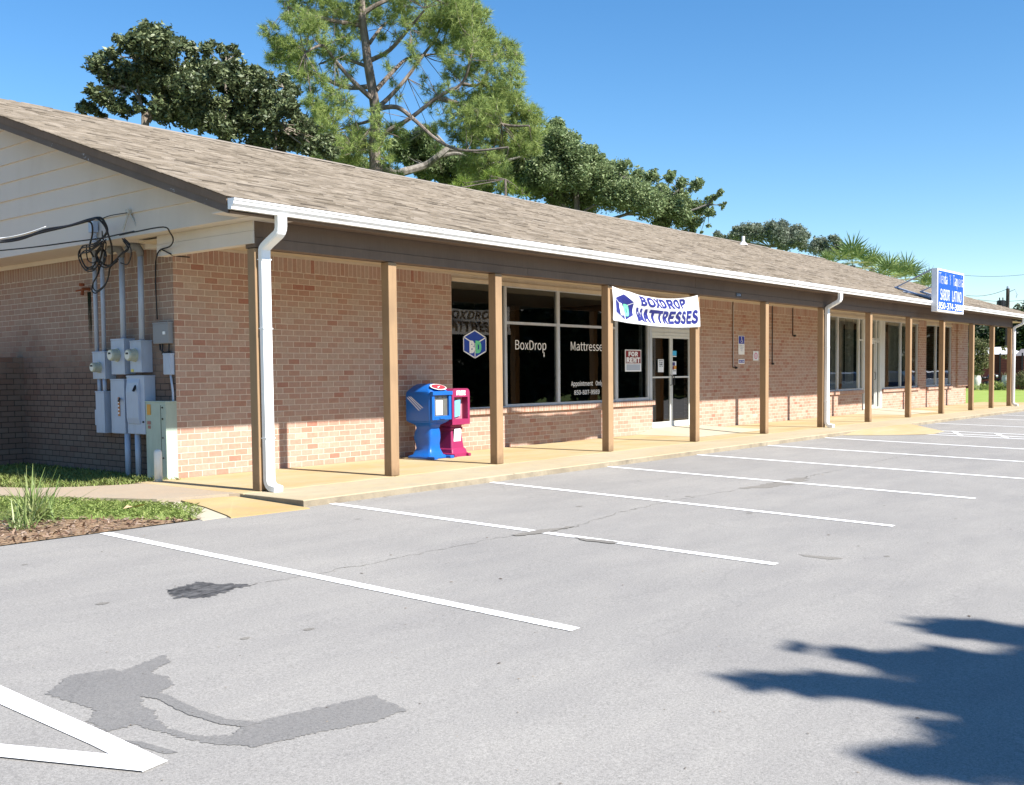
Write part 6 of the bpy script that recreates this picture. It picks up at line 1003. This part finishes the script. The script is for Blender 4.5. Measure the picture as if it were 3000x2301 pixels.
ok = OAK_LIMBS; tree('oak_tree', 'leafy oak with a thick leaning grey limb behind the pine', OAK_BLOBS, [[(ok[0][0][0], ok[0][0][1], -.1)] + ok[0]] + ok[1:], base(ok[0][0]), OAKL, BARKG, 8, 2100, .085, .45, .26, .05, shell=.25)
fo = FAR_OAK_BLOBS; c0 = fo[8]; tree('oak_tree', 'far rounded oak showing over the middle of the roof line', fo, [[(c0[0], c0[1], -.1), (c0[0], c0[1], 7.5), (c0[0], c0[1], 10.5)]], base(c0), FARL, BARKG, 9, 700, .085, .6, .25, .05, shell=.2)
ft_ = FAR_TREE_BLOBS; c0 = ft_[2]; tree('oak_tree', 'far small loose tree just left of the palms', ft_, [[(c0[0], c0[1], -.1), (c0[0], c0[1], 7.5), (c0[0], c0[1], 8.5)]], base(c0), FARL, BARKG, 10, 500, .07, .6, .18, .04, shell=.2)

def palm(c_, L, seed, label=None, trunk_r=.14, nf=15, droop=.45, group='fan palms behind the roof', up=0., lw=.030):
    rg = random.Random(seed); r = empty('palm_tree', (c_[0], c_[1], -.1)); tag(r, label, 'palm tree', group); c_ = Vector(c_)
    t_ = MB(); t_.tube([(c_.x, c_.y, -.1), (c_.x + .05, c_.y, c_.z * .5), (c_.x, c_.y, c_.z)], trunk_r, 10); t_.build('trunk', BARKG, r)
    V_, F_, V2, F2 = [], [], [], []
    for k in range(nf):
        az_ = k * 2.39996 + rg.uniform(-.2, .2); t_el = (k + .5) / nf; el = math.radians(85 - 100 * t_el + up)
        d = Vector((math.cos(az_) * math.cos(el), math.sin(az_) * math.cos(el), math.sin(el))); st = L * rg.uniform(.38, .55); hub = c_ + d * st
        side = d.cross(Vector((0, 0, 1))).normalized(); nrm = side.cross(d).normalized(); dry = t_el > .82
        VV, FF = (V2, F2) if dry else (V_, F_)
        o = len(VV); VV += [(c_ - side * .012)[:], (c_ + side * .012)[:], (hub + side * .010)[:], (hub - side * .010)[:]]; FF.append((o, o + 1, o + 2, o + 3))
        nl = 15
        for j in range(nl):
            th = (j / (nl - 1) - .5) * math.radians(235); ln = L * .75 * rg.uniform(.8, 1.12) * (1 - .22 * abs(th) / 2)
            ld = (d * math.cos(th) + side * math.sin(th) + nrm * .18 * rg.uniform(.3, 1.3)).normalized(); wv_ = ld.cross(nrm).normalized() * L * lw
            p1 = hub + ld * ln * .38; p2 = hub + ld * ln - Vector((0, 0, ln * .17 * droop * (1.9 if dry else 1)))
            o = len(VV); VV += [hub[:], (p1 + wv_)[:], p2[:], (p1 - wv_)[:]]; FF.append((o, o + 1, o + 2, o + 3))
    m_ = MB(); m_.add(V_, F_); m_.build('fronds', PALL, r)
    if V2: m_ = MB(); m_.add(V2, F2); m_.build('dry_fronds', DRYL, r)
    return settle(r)
for i, ((c_, L), lab) in enumerate(zip(PALMS, ('tallest fan palm behind the roof, left of the sign', 'fan palm beside the tallest one, fronds drooping over the roof edge', 'small pale fan palm leftmost in the row behind the roof', 'dark spiky fan palm in the middle of the row', 'wide fan palm close to the left of the roof sign', 'yellowish drooping fan palm right beside the roof sign'))):
    palm((c_[0], c_[1], c_[2] - L * .25), L * 1.35, 20 + i, lab)
# the tree whose leafy branch ends throw their shadow on the lot: it stands behind the photographer
def shade_tree():
    rg = np.random.default_rng(99); r = empty('shade_tree', (-1.2, -18.2, -.5)); tag(r, 'leafy shade tree behind the viewpoint, throwing its shadow on the asphalt', 'tree')
    lift = Vector((.04, -1, .955)) * 6.4; C_, R_ = [], []
    def lobe(a, b, r0_, r1_):
        a, b = Vector(a), Vector(b); k = max(2, int((b - a).length / .10))
        for i in range(k + 1):
            q = a.lerp(b, i / k); rr_ = r0_ + (r1_ - r0_) * i / k; C_.append((q.x + lift.x + rg.normal() * .015, q.y + lift.y, -.2 + lift.z + rg.normal() * .10)); R_.append(rr_)
    lobe((-2.74, -7.78), (-2.15, -8.85), .09, .30); lobe((-1.90, -7.86), (-1.75, -9.0), .09, .32); lobe((-1.5, -8.4), (-1.3, -9.5), .14, .35)
    lobe((-3.34, -8.78), (-2.6, -9.3), .13, .28); lobe((-3.05, -9.25), (-2.2, -9.4), .2, .3); lobe((-2.5, -9.0), (-1.0, -9.3), .28, .35); lobe((-2.9, -9.7), (-1.0, -9.9), .35, .4); lobe((-.9, -8.3), (-.5, -9.6), .2, .4); lobe((-3.2, -10.3), (-.6, -10.6), .45, .5)
    leaves_mesh('crown', C_, R_, 950, .055, GUML, r, rg, shell=.0, squash=.6)
    t_ = MB(); t_.tube(smooth_pts([(-1.2, -18.2, -.6), (-1.3, -18.0, 2.5), (-1.5, -17.2, 4.6), (-2.0, -15.6, 5.8)]), .22, 10, r_end=.05)
    for a, b in (((-1.5, -17.2, 4.6), (-1.6, -15.0, 5.75)), ((-1.5, -17.2, 4.6), (-.8, -16, 5.7)), ((-2.0, -15.6, 5.8), (-2.3, -14.6, 5.85)), ((-2.0, -15.6, 5.8), (-2.9, -15.3, 5.9)), ((-1.5, -17.2, 4.6), (-2.6, -16.6, 5.7))): t_.tube([a, b], .05, 6, r_end=.02)
    t_.build('trunk', BARKG, r); return settle(r)
shade_tree()

# grass, mulch, strappy plant by the lot
def inside(poly, x, y):
    c_ = False; j = len(poly) - 1
    for i in range(len(poly)):
        xi, yi = poly[i]; xj, yj = poly[j]
        if (yi > y) != (yj > y) and x < (xj - xi) * (y - yi) / (yj - yi) + xi: c_ = not c_
        j = i
    return c_
def blades(name, label, poly, n, h, zf, mat, seed, avoid=None, wd=.004, lean=.5, dens=None):
    rg = np.random.default_rng(seed); P = np.array(poly); lo, hi = P.min(0), P.max(0); pts = []
    while len(pts) < n:
        x, y = rg.uniform(lo[0], hi[0]), rg.uniform(lo[1], hi[1])
        if inside(poly, x, y) and not (avoid and inside(avoid, x, y)) and (dens is None or rg.random() < dens(x, y)): pts.append((x, y))
    p = np.array(pts); z = np.array([zf(x, y) for x, y in pts]); B0 = np.column_stack([p, z]); hh = h * rg.uniform(.4, 1.2, n); ang = rg.uniform(0, 6.28, n)
    d = np.column_stack([np.cos(ang), np.sin(ang), np.zeros(n)]); s = np.column_stack([-np.sin(ang), np.cos(ang), np.zeros(n)]) * wd
    ln = (lean * rg.random(n) * hh)[:, None]; tip = B0 + d * ln * 1.6 + np.column_stack([np.zeros(n), np.zeros(n), hh]); mid = B0 + d * ln * .5 + np.column_stack([np.zeros(n), np.zeros(n), hh * .6])
    V_ = np.stack([B0 - s, B0 + s, mid + s * .8, tip, mid - s * .8], 1).reshape(-1, 3)
    o = np_mesh(name, V_, np.arange(len(V_)), 5, mat); return tag(o, label, 'grass', kind='stuff')
zg = lambda x, y: -.07 + .02 * max(0, y + 1)
blades('grass', 'short green grass between the side path and the mulch', [(-1.50, -1.10), (-1.62, -1.14), (-2.0, -.55), (-2.6, .15), (-3.8, 1.4), (-6, 3.2), (-6, 5.5), (-2.2, 2.2), (-1.6, 1.1), (-1.2, .15), (-.98, -.25), (-1.15, -.7)], 16000, .036, lambda x, y: zg(x, y) + .012, GRSL, 31, avoid=PATH, wd=.0035, lean=1.6)
blades('grass', 'longer grass along the foot of the gable wall', [(.36, 1.9), (-.5, 2.0), (-.94, 2.25), (-1.38, 2.62), (-1.6, 3.3), (-1.7, 6.3), (.36, 6.3)], 9000, .075, lambda x, y: -.04, GRSL, 32, avoid=PATH, wd=.0045, lean=.8)
def chips(n, poly, seed, mat, size):
    rg = np.random.default_rng(seed); pts = []
    P = np.array(poly); lo, hi = P.min(0), P.max(0)
    while len(pts) < n:
        x, y = rg.uniform(lo[0], hi[0]), rg.uniform(lo[1], hi[1])
        if inside(poly, x, y): pts.append((x, y, zg(x, y) + rg.uniform(0, .02)))
    p = np.array(pts); a = rg.normal(size=(n, 3)); a[:, 2] *= .25; a /= np.linalg.norm(a, axis=1)[:, None]; b = np.cross(a, rg.normal(size=(n, 3)) * .3 + [0, 0, 1]); b /= np.linalg.norm(b, axis=1)[:, None]
    l_ = size * rg.uniform(.4, 1.5, (n, 1)); w_ = l_ * rg.uniform(.12, .4, (n, 1)); V_ = np.stack([p - a * l_ - b * w_, p + a * l_ - b * w_ * .7, p + a * l_ + b * w_, p - a * l_ + b * w_], 1).reshape(-1, 3)
    return np_mesh('mulch', V_, np.arange(len(V_)), 4, mat)
MULM = leaf_mat('mulch_chip', (.055, .035, .025), (.19, .115, .075), (.42, .34, .27), .9, 0, .1)
tag(chips(15000, [(-1.35, -1.14), (-1.62, -1.02), (-2.05, -.45), (-2.7, .25), (-3.9, 1.5), (-6, 3.3), (-9, 3), (-9, -1.14)], 41, MULM, .026), 'brown wood chip mulch along the edge of the asphalt', 'mulch', kind='stuff')
def strap_plant(x, y, z, n, L, seed, label, spread=.5, wd=.010, mat=LIRL, nm='ornamental_grass'):
    rg = random.Random(seed); m_ = MB()
    for k in range(n):
        a = rg.uniform(0, 6.283); el = rg.uniform(.55, 1.45) if rg.random() < .8 else rg.uniform(.1, .6); l_ = L * rg.uniform(.55, 1.1); bx, by = x + rg.gauss(0, .07) * spread * 2, y + rg.gauss(0, .07) * spread * 2
        d = Vector((math.cos(a) * math.cos(el), math.sin(a) * math.cos(el), math.sin(el))); s = Vector((-math.sin(a), math.cos(a), 0)) * wd * rg.uniform(.6, 1.1); dr = rg.uniform(.1, .75) * (1.3 - el * .5); P = []
        for q in range(5):
            t_ = q / 4; p = Vector((bx, by, z)) + d * l_ * t_ - Vector((0, 0, dr * l_ * t_ * t_ * .7)); w_ = (1 - t_ ** 2 * .9); P += [(p - s * w_)[:], (p + s * w_)[:]]
        m_.add(P, [(2 * q, 2 * q + 1, 2 * q + 3, 2 * q + 2) for q in range(4)])
    return tag(m_.build(nm, mat), label, 'plant')
strap_plant(-2.62, .02, -.06, 170, .62, 51, 'tall strappy grass plant rising from the mulch')
strap_plant(-2.93, -.42, -.06, 60, .34, 52, 'small strappy plant in front of the tall one', .35, .008)
strap_plant(-3.05, .15, -.06, 50, .38, 53, 'pale drooping grass tuft at the left edge of the mulch', .5, .008)
k = MB(); lx, ly, lz = LEAF_LITTER; k.add([(lx - .12, ly, -.02), (lx - .04, ly - .05, .0), (lx + .07, ly - .06, .02), (lx + .14, ly + .0, -.005), (lx + .05, ly + .06, -.03), (lx - .05, ly + .04, .01)], [(0, 1, 5), (1, 2, 4, 5), (2, 3, 4)]); tag(k.build('dry_leaf', paint('dry_leaf', (.55, .38, .22), .8, .4, 12)), 'large curled tan dry leaf lying on the grass', 'leaf')

# litter: chips, seeds and leaf bits on the lot, thicker along the kerb
_r = np.random.default_rng(17); _n = 900; _x = np.concatenate([_r.uniform(-5.5, 12, _n), _r.uniform(-.2, 30, 1500)]); _y = np.concatenate([-1.3 - 7.5 * _r.random(_n), -1.24 - np.abs(_r.normal(0, .07, 1500))])
_z = np.array([az(v, .003) for v in _y]); _p = np.column_stack([_x, _y, _z]); _N = len(_p); _a = _r.uniform(0, 6.28, _N); _s = _r.uniform(.002, .009, (_N, 1)) * np.where(_r.random((_N, 1)) < .06, 2.2, 1)
_d = np.column_stack([np.cos(_a), np.sin(_a), np.zeros(_N)]); _e = np.column_stack([-np.sin(_a), np.cos(_a), _r.uniform(0, .5, _N)])
_V = np.stack([_p - _d * _s, _p + _e * _s * .5, _p + _d * _s * 1.2, _p - _e * _s * .45 * [1, 1, 0]], 1).reshape(-1, 3)
tag(np_mesh('litter', _V, np.arange(len(_V)), 4, leaf_mat('litter', (.05, .035, .025), (.14, .10, .07), (.45, .38, .28), .9, 0, .1)), 'scattered leaf bits and grit on the asphalt along the kerb', 'litter', kind='stuff')

# ------------------------------------------------------------------ beyond the building, right
FE = empty('slat_fence', (67.8, 9.4, -.05)); tag(FE, 'dark red horizontal slat fence beyond the lawn', 'fence')
A_ = Vector(P_FENCE_L[:2]); B_ = Vector(P_FENCE_R[:2]); dv = (B_ - A_); Ln = dv.length; dv.normalize(); nv = Vector((-dv.y, dv.x))
if nv.x > 0: nv = -nv
def along(mb, a, b, o0, o1, z0, z1):
    pts = [A_ + dv * a + nv * o0, A_ + dv * b + nv * o0, A_ + dv * b + nv * o1, A_ + dv * a + nv * o1]; mb.prism([(p.x, p.y, z0) for p in pts], (0, 0, z1 - z0))
sl_ = MB(); z = .05
while z < 2.25: along(sl_, 0, Ln, .0, .025, z, z + .135); z += .17
sl_.build('slats', FENCEW, FE)
for a in np.arange(.2, Ln, 1.35): p = MB(); along(p, a, a + .10, .026, .12, -.1, 2.42); p.build('post', BLACKM, FE)
settle(FE)
SH = empty('shed', (73.9, 10.3, 0)); tag(SH, 'low shed with a bright white metal roof behind the fence', 'shed')
a, b = Vector(P_SHEDL[:2]), Vector(P_SHEDR[:2]); d_ = (b - a).normalized(); n_ = Vector((.8, .6))
sw = MB(); sw.prism([(*(a - d_ * 1), 0), (*(b), 0), (*(b + n_ * 4), 0), (*(a - d_ * 1 + n_ * 4), 0)], (0, 0, 2.42)); sw.build('wall', FENCEW, SH)
sr = MB(); e0, e1 = a - d_ * 1.2 - n_ * .3, b + d_ * .2 - n_ * .3; t0, t1 = a - d_ * 1 + n_ * 2.2, b - d_ * .5 + n_ * 2.2; f0, f1 = a - d_ * 1.2 + n_ * 4.6, b + d_ * .2 + n_ * 4.6
sr.add([(*e0, 2.42), (*e1, 2.42), (*t1, 2.98), (*t0, 2.98), (*f1, 2.42), (*f0, 2.42)], [(0, 1, 2, 3), (3, 2, 4, 5), (1, 4, 2), (0, 3, 5)]); sr.build('roof', ROOFW, SH); settle(SH)
OB = empty('outbuilding', (69.9, 7.9, 0)); tag(OB, 'dark red boarded outbuilding right of the fence', 'outbuilding')
ow = MB(); q = Vector(P_RWALL[:2]); ow.prism([(q.x, q.y, -.1), (q.x + .9, q.y - 4, -.1), (q.x + 5, q.y - 3, -.1), (q.x + 4, q.y + .8, -.1)], (0, 0, 2.25)); ow.build('wall', FENCEW, OB)
ow = MB(); ow.add([(q.x - .2, q.y + .1, 2.16), (q.x + .8, q.y - 4.1, 2.16), (q.x + 3, q.y - 3.6, 2.75), (q.x + 2.2, q.y + .2, 2.72), (q.x + 5, q.y - 3, 2.16), (q.x + 4, q.y + 1, 2.16)], [(0, 1, 2, 3), (3, 2, 4, 5)]); ow.build('roof', paint('grey_roof', (.16, .15, .15), .8), OB); settle(OB)
def urn(p, label):
    r = empty('planter_urn', (p[0], p[1], -.05)); tag(r, label, 'planter', 'tall pale planters by the fence')
    m_ = MB(); m_.tube([(p[0], p[1], z) for z in (-.05, .1, .45, .75, .88, .92)], [.16, .20, .29, .30, .25, .27], 16); m_.build('urn', STONEW, r, True); settle(r); return r
urn((66.68, 10.19), 'pale tall urn planter left of the motorcycle'); urn((67.25, 8.45), 'pale tall urn planter beside the corner post, right of the motorcycle')
strap_plant(66.68, 10.19, .85, 50, .40, 61, 'yellow flowering plant in the left urn', .8, .02, MYRL, 'potted_plant'); strap_plant(67.25, 8.45, .85, 50, .42, 62, 'yellow flowering plant in the right urn', .8, .02, MYRL, 'potted_plant')
# motorcycle
mc = Vector((67.0, 9.55, 0)); MC = empty('motorcycle', (mc.x, mc.y, -.05)); tag(MC, 'dark motorcycle parked in front of the slat fence', 'motorcycle')
dm = dv
def mp(a, o, z): p = Vector((mc.x, mc.y)) + dm * a + nv * o; return (p.x, p.y, z)
for a in (-.68, .68):
    wv = MB(); wv.tube([mp(a + .30 * math.cos(t_), 0, .30 + .30 * math.sin(t_)) for t_ in np.linspace(0, 2 * math.pi, 21)], .055, 8); wo = wv.build('wheel', BLACKR, MC, True)
    wv = MB(); wv.tube([mp(a + .20 * math.cos(t_), 0, .30 + .20 * math.sin(t_)) for t_ in np.linspace(0, 2 * math.pi, 17)], .018, 6)
    for t_ in np.linspace(0, math.pi, 5): wv.tube([mp(a + .2 * math.cos(t_), 0, .3 + .2 * math.sin(t_)), mp(a - .2 * math.cos(t_), 0, .3 - .2 * math.sin(t_))], .008, 4)
    wv.build('rim', ALU, wo)
wv = MB(); wv.tube([mp(-.68, .08, .3), mp(-.3, .08, .45), mp(.2, .06, .5), mp(.45, 0, .85), mp(.68, .07, .3)], .035, 8); wv.tube([mp(-.25, 0, .38), mp(.2, 0, .40)], .16, 10); wv.build('frame', BLACKM, MC, True)
wv = MB(); wv.tube([mp(-.65, 0, .80), mp(-.3, 0, .74), mp(-.05, 0, .76)], [.07, .12, .08], 10); wv.build('seat', BLACKR, MC, True); wv = MB(); wv.tube([mp(-.05, 0, .74), mp(.1, 0, .86), mp(.35, 0, .84)], [.08, .16, .09], 12); wv.build('tank', CARB, MC, True)
wv = MB(); wv.tube([mp(.40, -.32, 1.02), mp(.45, 0, .95), mp(.40, .32, 1.02)], .018, 6); wv.build('handlebar', ALU, MC); wv = MB(); wv.tube([mp(.5, 0, .86), mp(.62, 0, .86)], .09, 12); wv.build('headlight', paint('lens', (.7, .7, .7), .15), MC); settle(MC)
def shrub(label, blobs, mat, seed, per, size, nm='shrub'):
    rg = np.random.default_rng(seed); Bl = np.array(blobs); o = leaves_mesh(nm, Bl[:, :3], Bl[:, 3], per, size, mat, None, rg, shell=.2, squash=.9); return tag(o, label, 'shrub')
shrub('crape myrtle with tan flower heads beside the far end of the building', MYRTLE_BLOBS, MYRL, 71, 420, .075, 'crape_myrtle')
shrub('low green hedge in front of the motorcycle', [(66.1, 9.62 + d_, .15, .28) for d_ in (-.5, -.2, .1, .4)], GRSL, 72, 260, .04)
shrub('bushy green shrub between the motorcycle and the corner post', [(66.5, 8.9, .25, .33), (66.6, 8.65, .2, .3), (66.5, 9.1, .12, .22)], GRSL, 73, 260, .06)
shrub('large clump of tall grey green grass right of the corner post', [(66.4, 7.6, .45, .55), (66.5, 6.9, .45, .6), (66.4, 7.2, .85, .5), (66.6, 6.4, .5, .6), (66.3, 7.95, .25, .35)], MYRL, 74, 520, .06, 'tall_grass_clump')
c0 = DARK_BLOBS[2]; tree('oak_tree', 'dark dense tree behind the shed at the right edge', [b for b in DARK_BLOBS], [[(c0[0], c0[1], -.1), (c0[0], c0[1], 3), (c0[0], c0[1], 5)]], base(c0), DRKL, BARKG, 75, 620, .17, .5, .25, .05, shell=.15, extra=2)
# utility pole and wires
UP = empty('utility_pole', (P_POLE_TOP[0], P_POLE_TOP[1], -.1)); tag(UP, 'dark wooden utility pole with a transformer beyond the roof', 'utility pole')
px_, py_, pz_ = P_POLE_TOP; k = MB(); k.tube([(px_, py_, -.1), (px_, py_, pz_)], .17, 12, r_end=.13); k.build('pole', paint('pole_wood', (.05, .038, .032), .9, .2), UP)
tx, ty, tz = P_TRANS; k = MB(); k.tube([(tx, ty + .25, tz - .55), (tx, ty + .25, tz - .5), (tx, ty + .25, tz + .28), (tx, ty + .25, tz + .34)], [.25, .33, .33, .24], 14)
for d_ in (-.12, .12): k.tube([(tx, ty + .25 + d_, tz + .3), (tx, ty + .25 + d_, tz + .55)], .04, 6)
k.build('transformer', BLACKM, UP); k = MB(); k.tube([(px_, py_, pz_ - .1), (px_, py_, pz_ + .18)], .10, 8); k.tube([(px_, py_ - .1, pz_ - .25), (px_ - .1, py_ - .55, pz_ - .1), (px_ - .1, py_ - .7, pz_ - .5), (px_ - .1, py_ - .62, pz_ - .75)], .03, 5); k.build('insulator', METERG, UP); settle(UP)
for i, (a, b) in enumerate(WIRES):
    a, b = Vector(a), Vector(b); P = [a.lerp(b, t_) - Vector((0, 0, .25 * 4 * t_ * (1 - t_))) for t_ in np.linspace(0, 1, 14)]
    if i < 2: P = [a - (b - a) * .6 + Vector((0, 0, .3))] + P
    k = MB(); k.tube(P, .016, 5); tag(k.build('power_line', BLACKR), ('upper overhead wire crossing the sky behind the roof sign', 'lower overhead wire crossing behind the utility pole', 'sloping overhead wire running up to the pole top')[i], 'power line', 'overhead wires')

# ------------------------------------------------------------------ out of frame, mirrored in the window glass: trees added to darken it, and parked cars
rg = np.random.default_rng(5)
TR = empty('reflection_tree', (0, 0, -.8)); tag(TR, 'unseen leafy tree added to darken the reflections in the shop glass', 'tree', 'unseen trees added for the glass reflections')
k = MB(); k.tube([(0, 0, 0), (0, 0, 4)], .22, 8); k.build('trunk', BARKG, TR)
leaves_mesh('crown', [(rg.uniform(-3.4, 3.4), rg.uniform(-2, 2), rg.uniform(1.2, 9)) for _ in range(34)], [1.7] * 34, 420, .30, DRKL, TR, rg, shell=.2)
TR.location = (14, -40, -1.2); n = 0
for x, y in [(x, -40 + (i % 3) * 2.4) for i, x in enumerate(range(19, 150, 6))] + [(78, -26), (84, -20), (90, -15), (96, -22), (103, -14), (110, -19), (118, -12), (126, -20)]:  # added rows, unseen: they keep bright horizon sky out of the panes
    o = TR.copy(); COL.objects.link(o); o.location = (x, y, -1.2); o.rotation_euler.z = n * 1.3; n += 1
    for ch in TR.children: c_ = ch.copy(); COL.objects.link(c_); c_.parent = o
def car(x, y, rz, mat, label):
    r = empty('parked_car', (0, 0, 0)); tag(r, label, 'car', 'parked cars right of the frame')
    def ell(t_): return t_
    side = [(-2.2, .35), (-2.25, .75), (-2.1, .98), (-1.2, 1.05), (-.7, 1.42), (.6, 1.50), (1.55, 1.42), (2.1, 1.05), (2.25, .70), (2.2, .35)]
    b = MB(); low = [(x_, min(z_, 1.02)) for x_, z_ in side]; n_ = len(low)
    for w_, sc in ((.90, 1),):
        secs = []
        for yy, ins in ((-.90, .06), (-.80, 0), (.80, 0), (.90, .06)): secs.append([(x_ * (1 - ins * .3), yy, z_ - ins * .3 if z_ > .5 else z_ + ins) for x_, z_ in low])
        vs = [p for s_ in secs for p in s_]; fs = [(i * n_ + k, i * n_ + (k + 1) % n_, (i + 1) * n_ + (k + 1) % n_, (i + 1) * n_ + k) for i in range(3) for k in range(n_)] + [tuple(range(n_))[::-1], tuple(3 * n_ + k for k in range(n_))]
        b.add(vs, fs)
    b.build('body', mat, r)
    c_ = MB(); c_.loft([(1.0, .15, 0, 1.85, .80, .15), (1.40, .25, 0, 1.15, .64, .12)], 8); c_.build('windows', CARG, r); c_ = MB(); c_.loft([(1.40, .25, 0, 1.15, .645, .12), (1.47, .25, 0, 1.05, .58, .1)], 8); c_.build('roof', mat, r)
    for sx in (-1.38, 1.38):
        for sy in (-.80, .80): c_ = MB(); c_.tube([(sx, sy - .11, .33), (sx, sy + .11, .33)], .33, 18); wo = c_.build('wheel', BLACKR, r); c_ = MB(); c_.tube([(sx, sy - .12, .33), (sx, sy + .12, .33)], .2, 12); c_.build('rim', ALU, wo)
    for sy in (-.62, .62): c_ = MB(); c_.bbox(-2.27, -2.15, sy - .16, sy + .16, .68, .82, .02); c_.build('headlight', VINYL, r)
    r.location = (x, y, az(y)); r.rotation_euler.z = rz; return r
car(41.5, -5.6, math.pi / 2 + .05, CARS, 'silver blue car parked past the right end of the row'); car(47.6, -5.6, math.pi / 2, CARB, 'dark car parked two bays beyond the first'); car(56, -5.4, -math.pi / 2, CARW, 'white car parked farthest along the row')
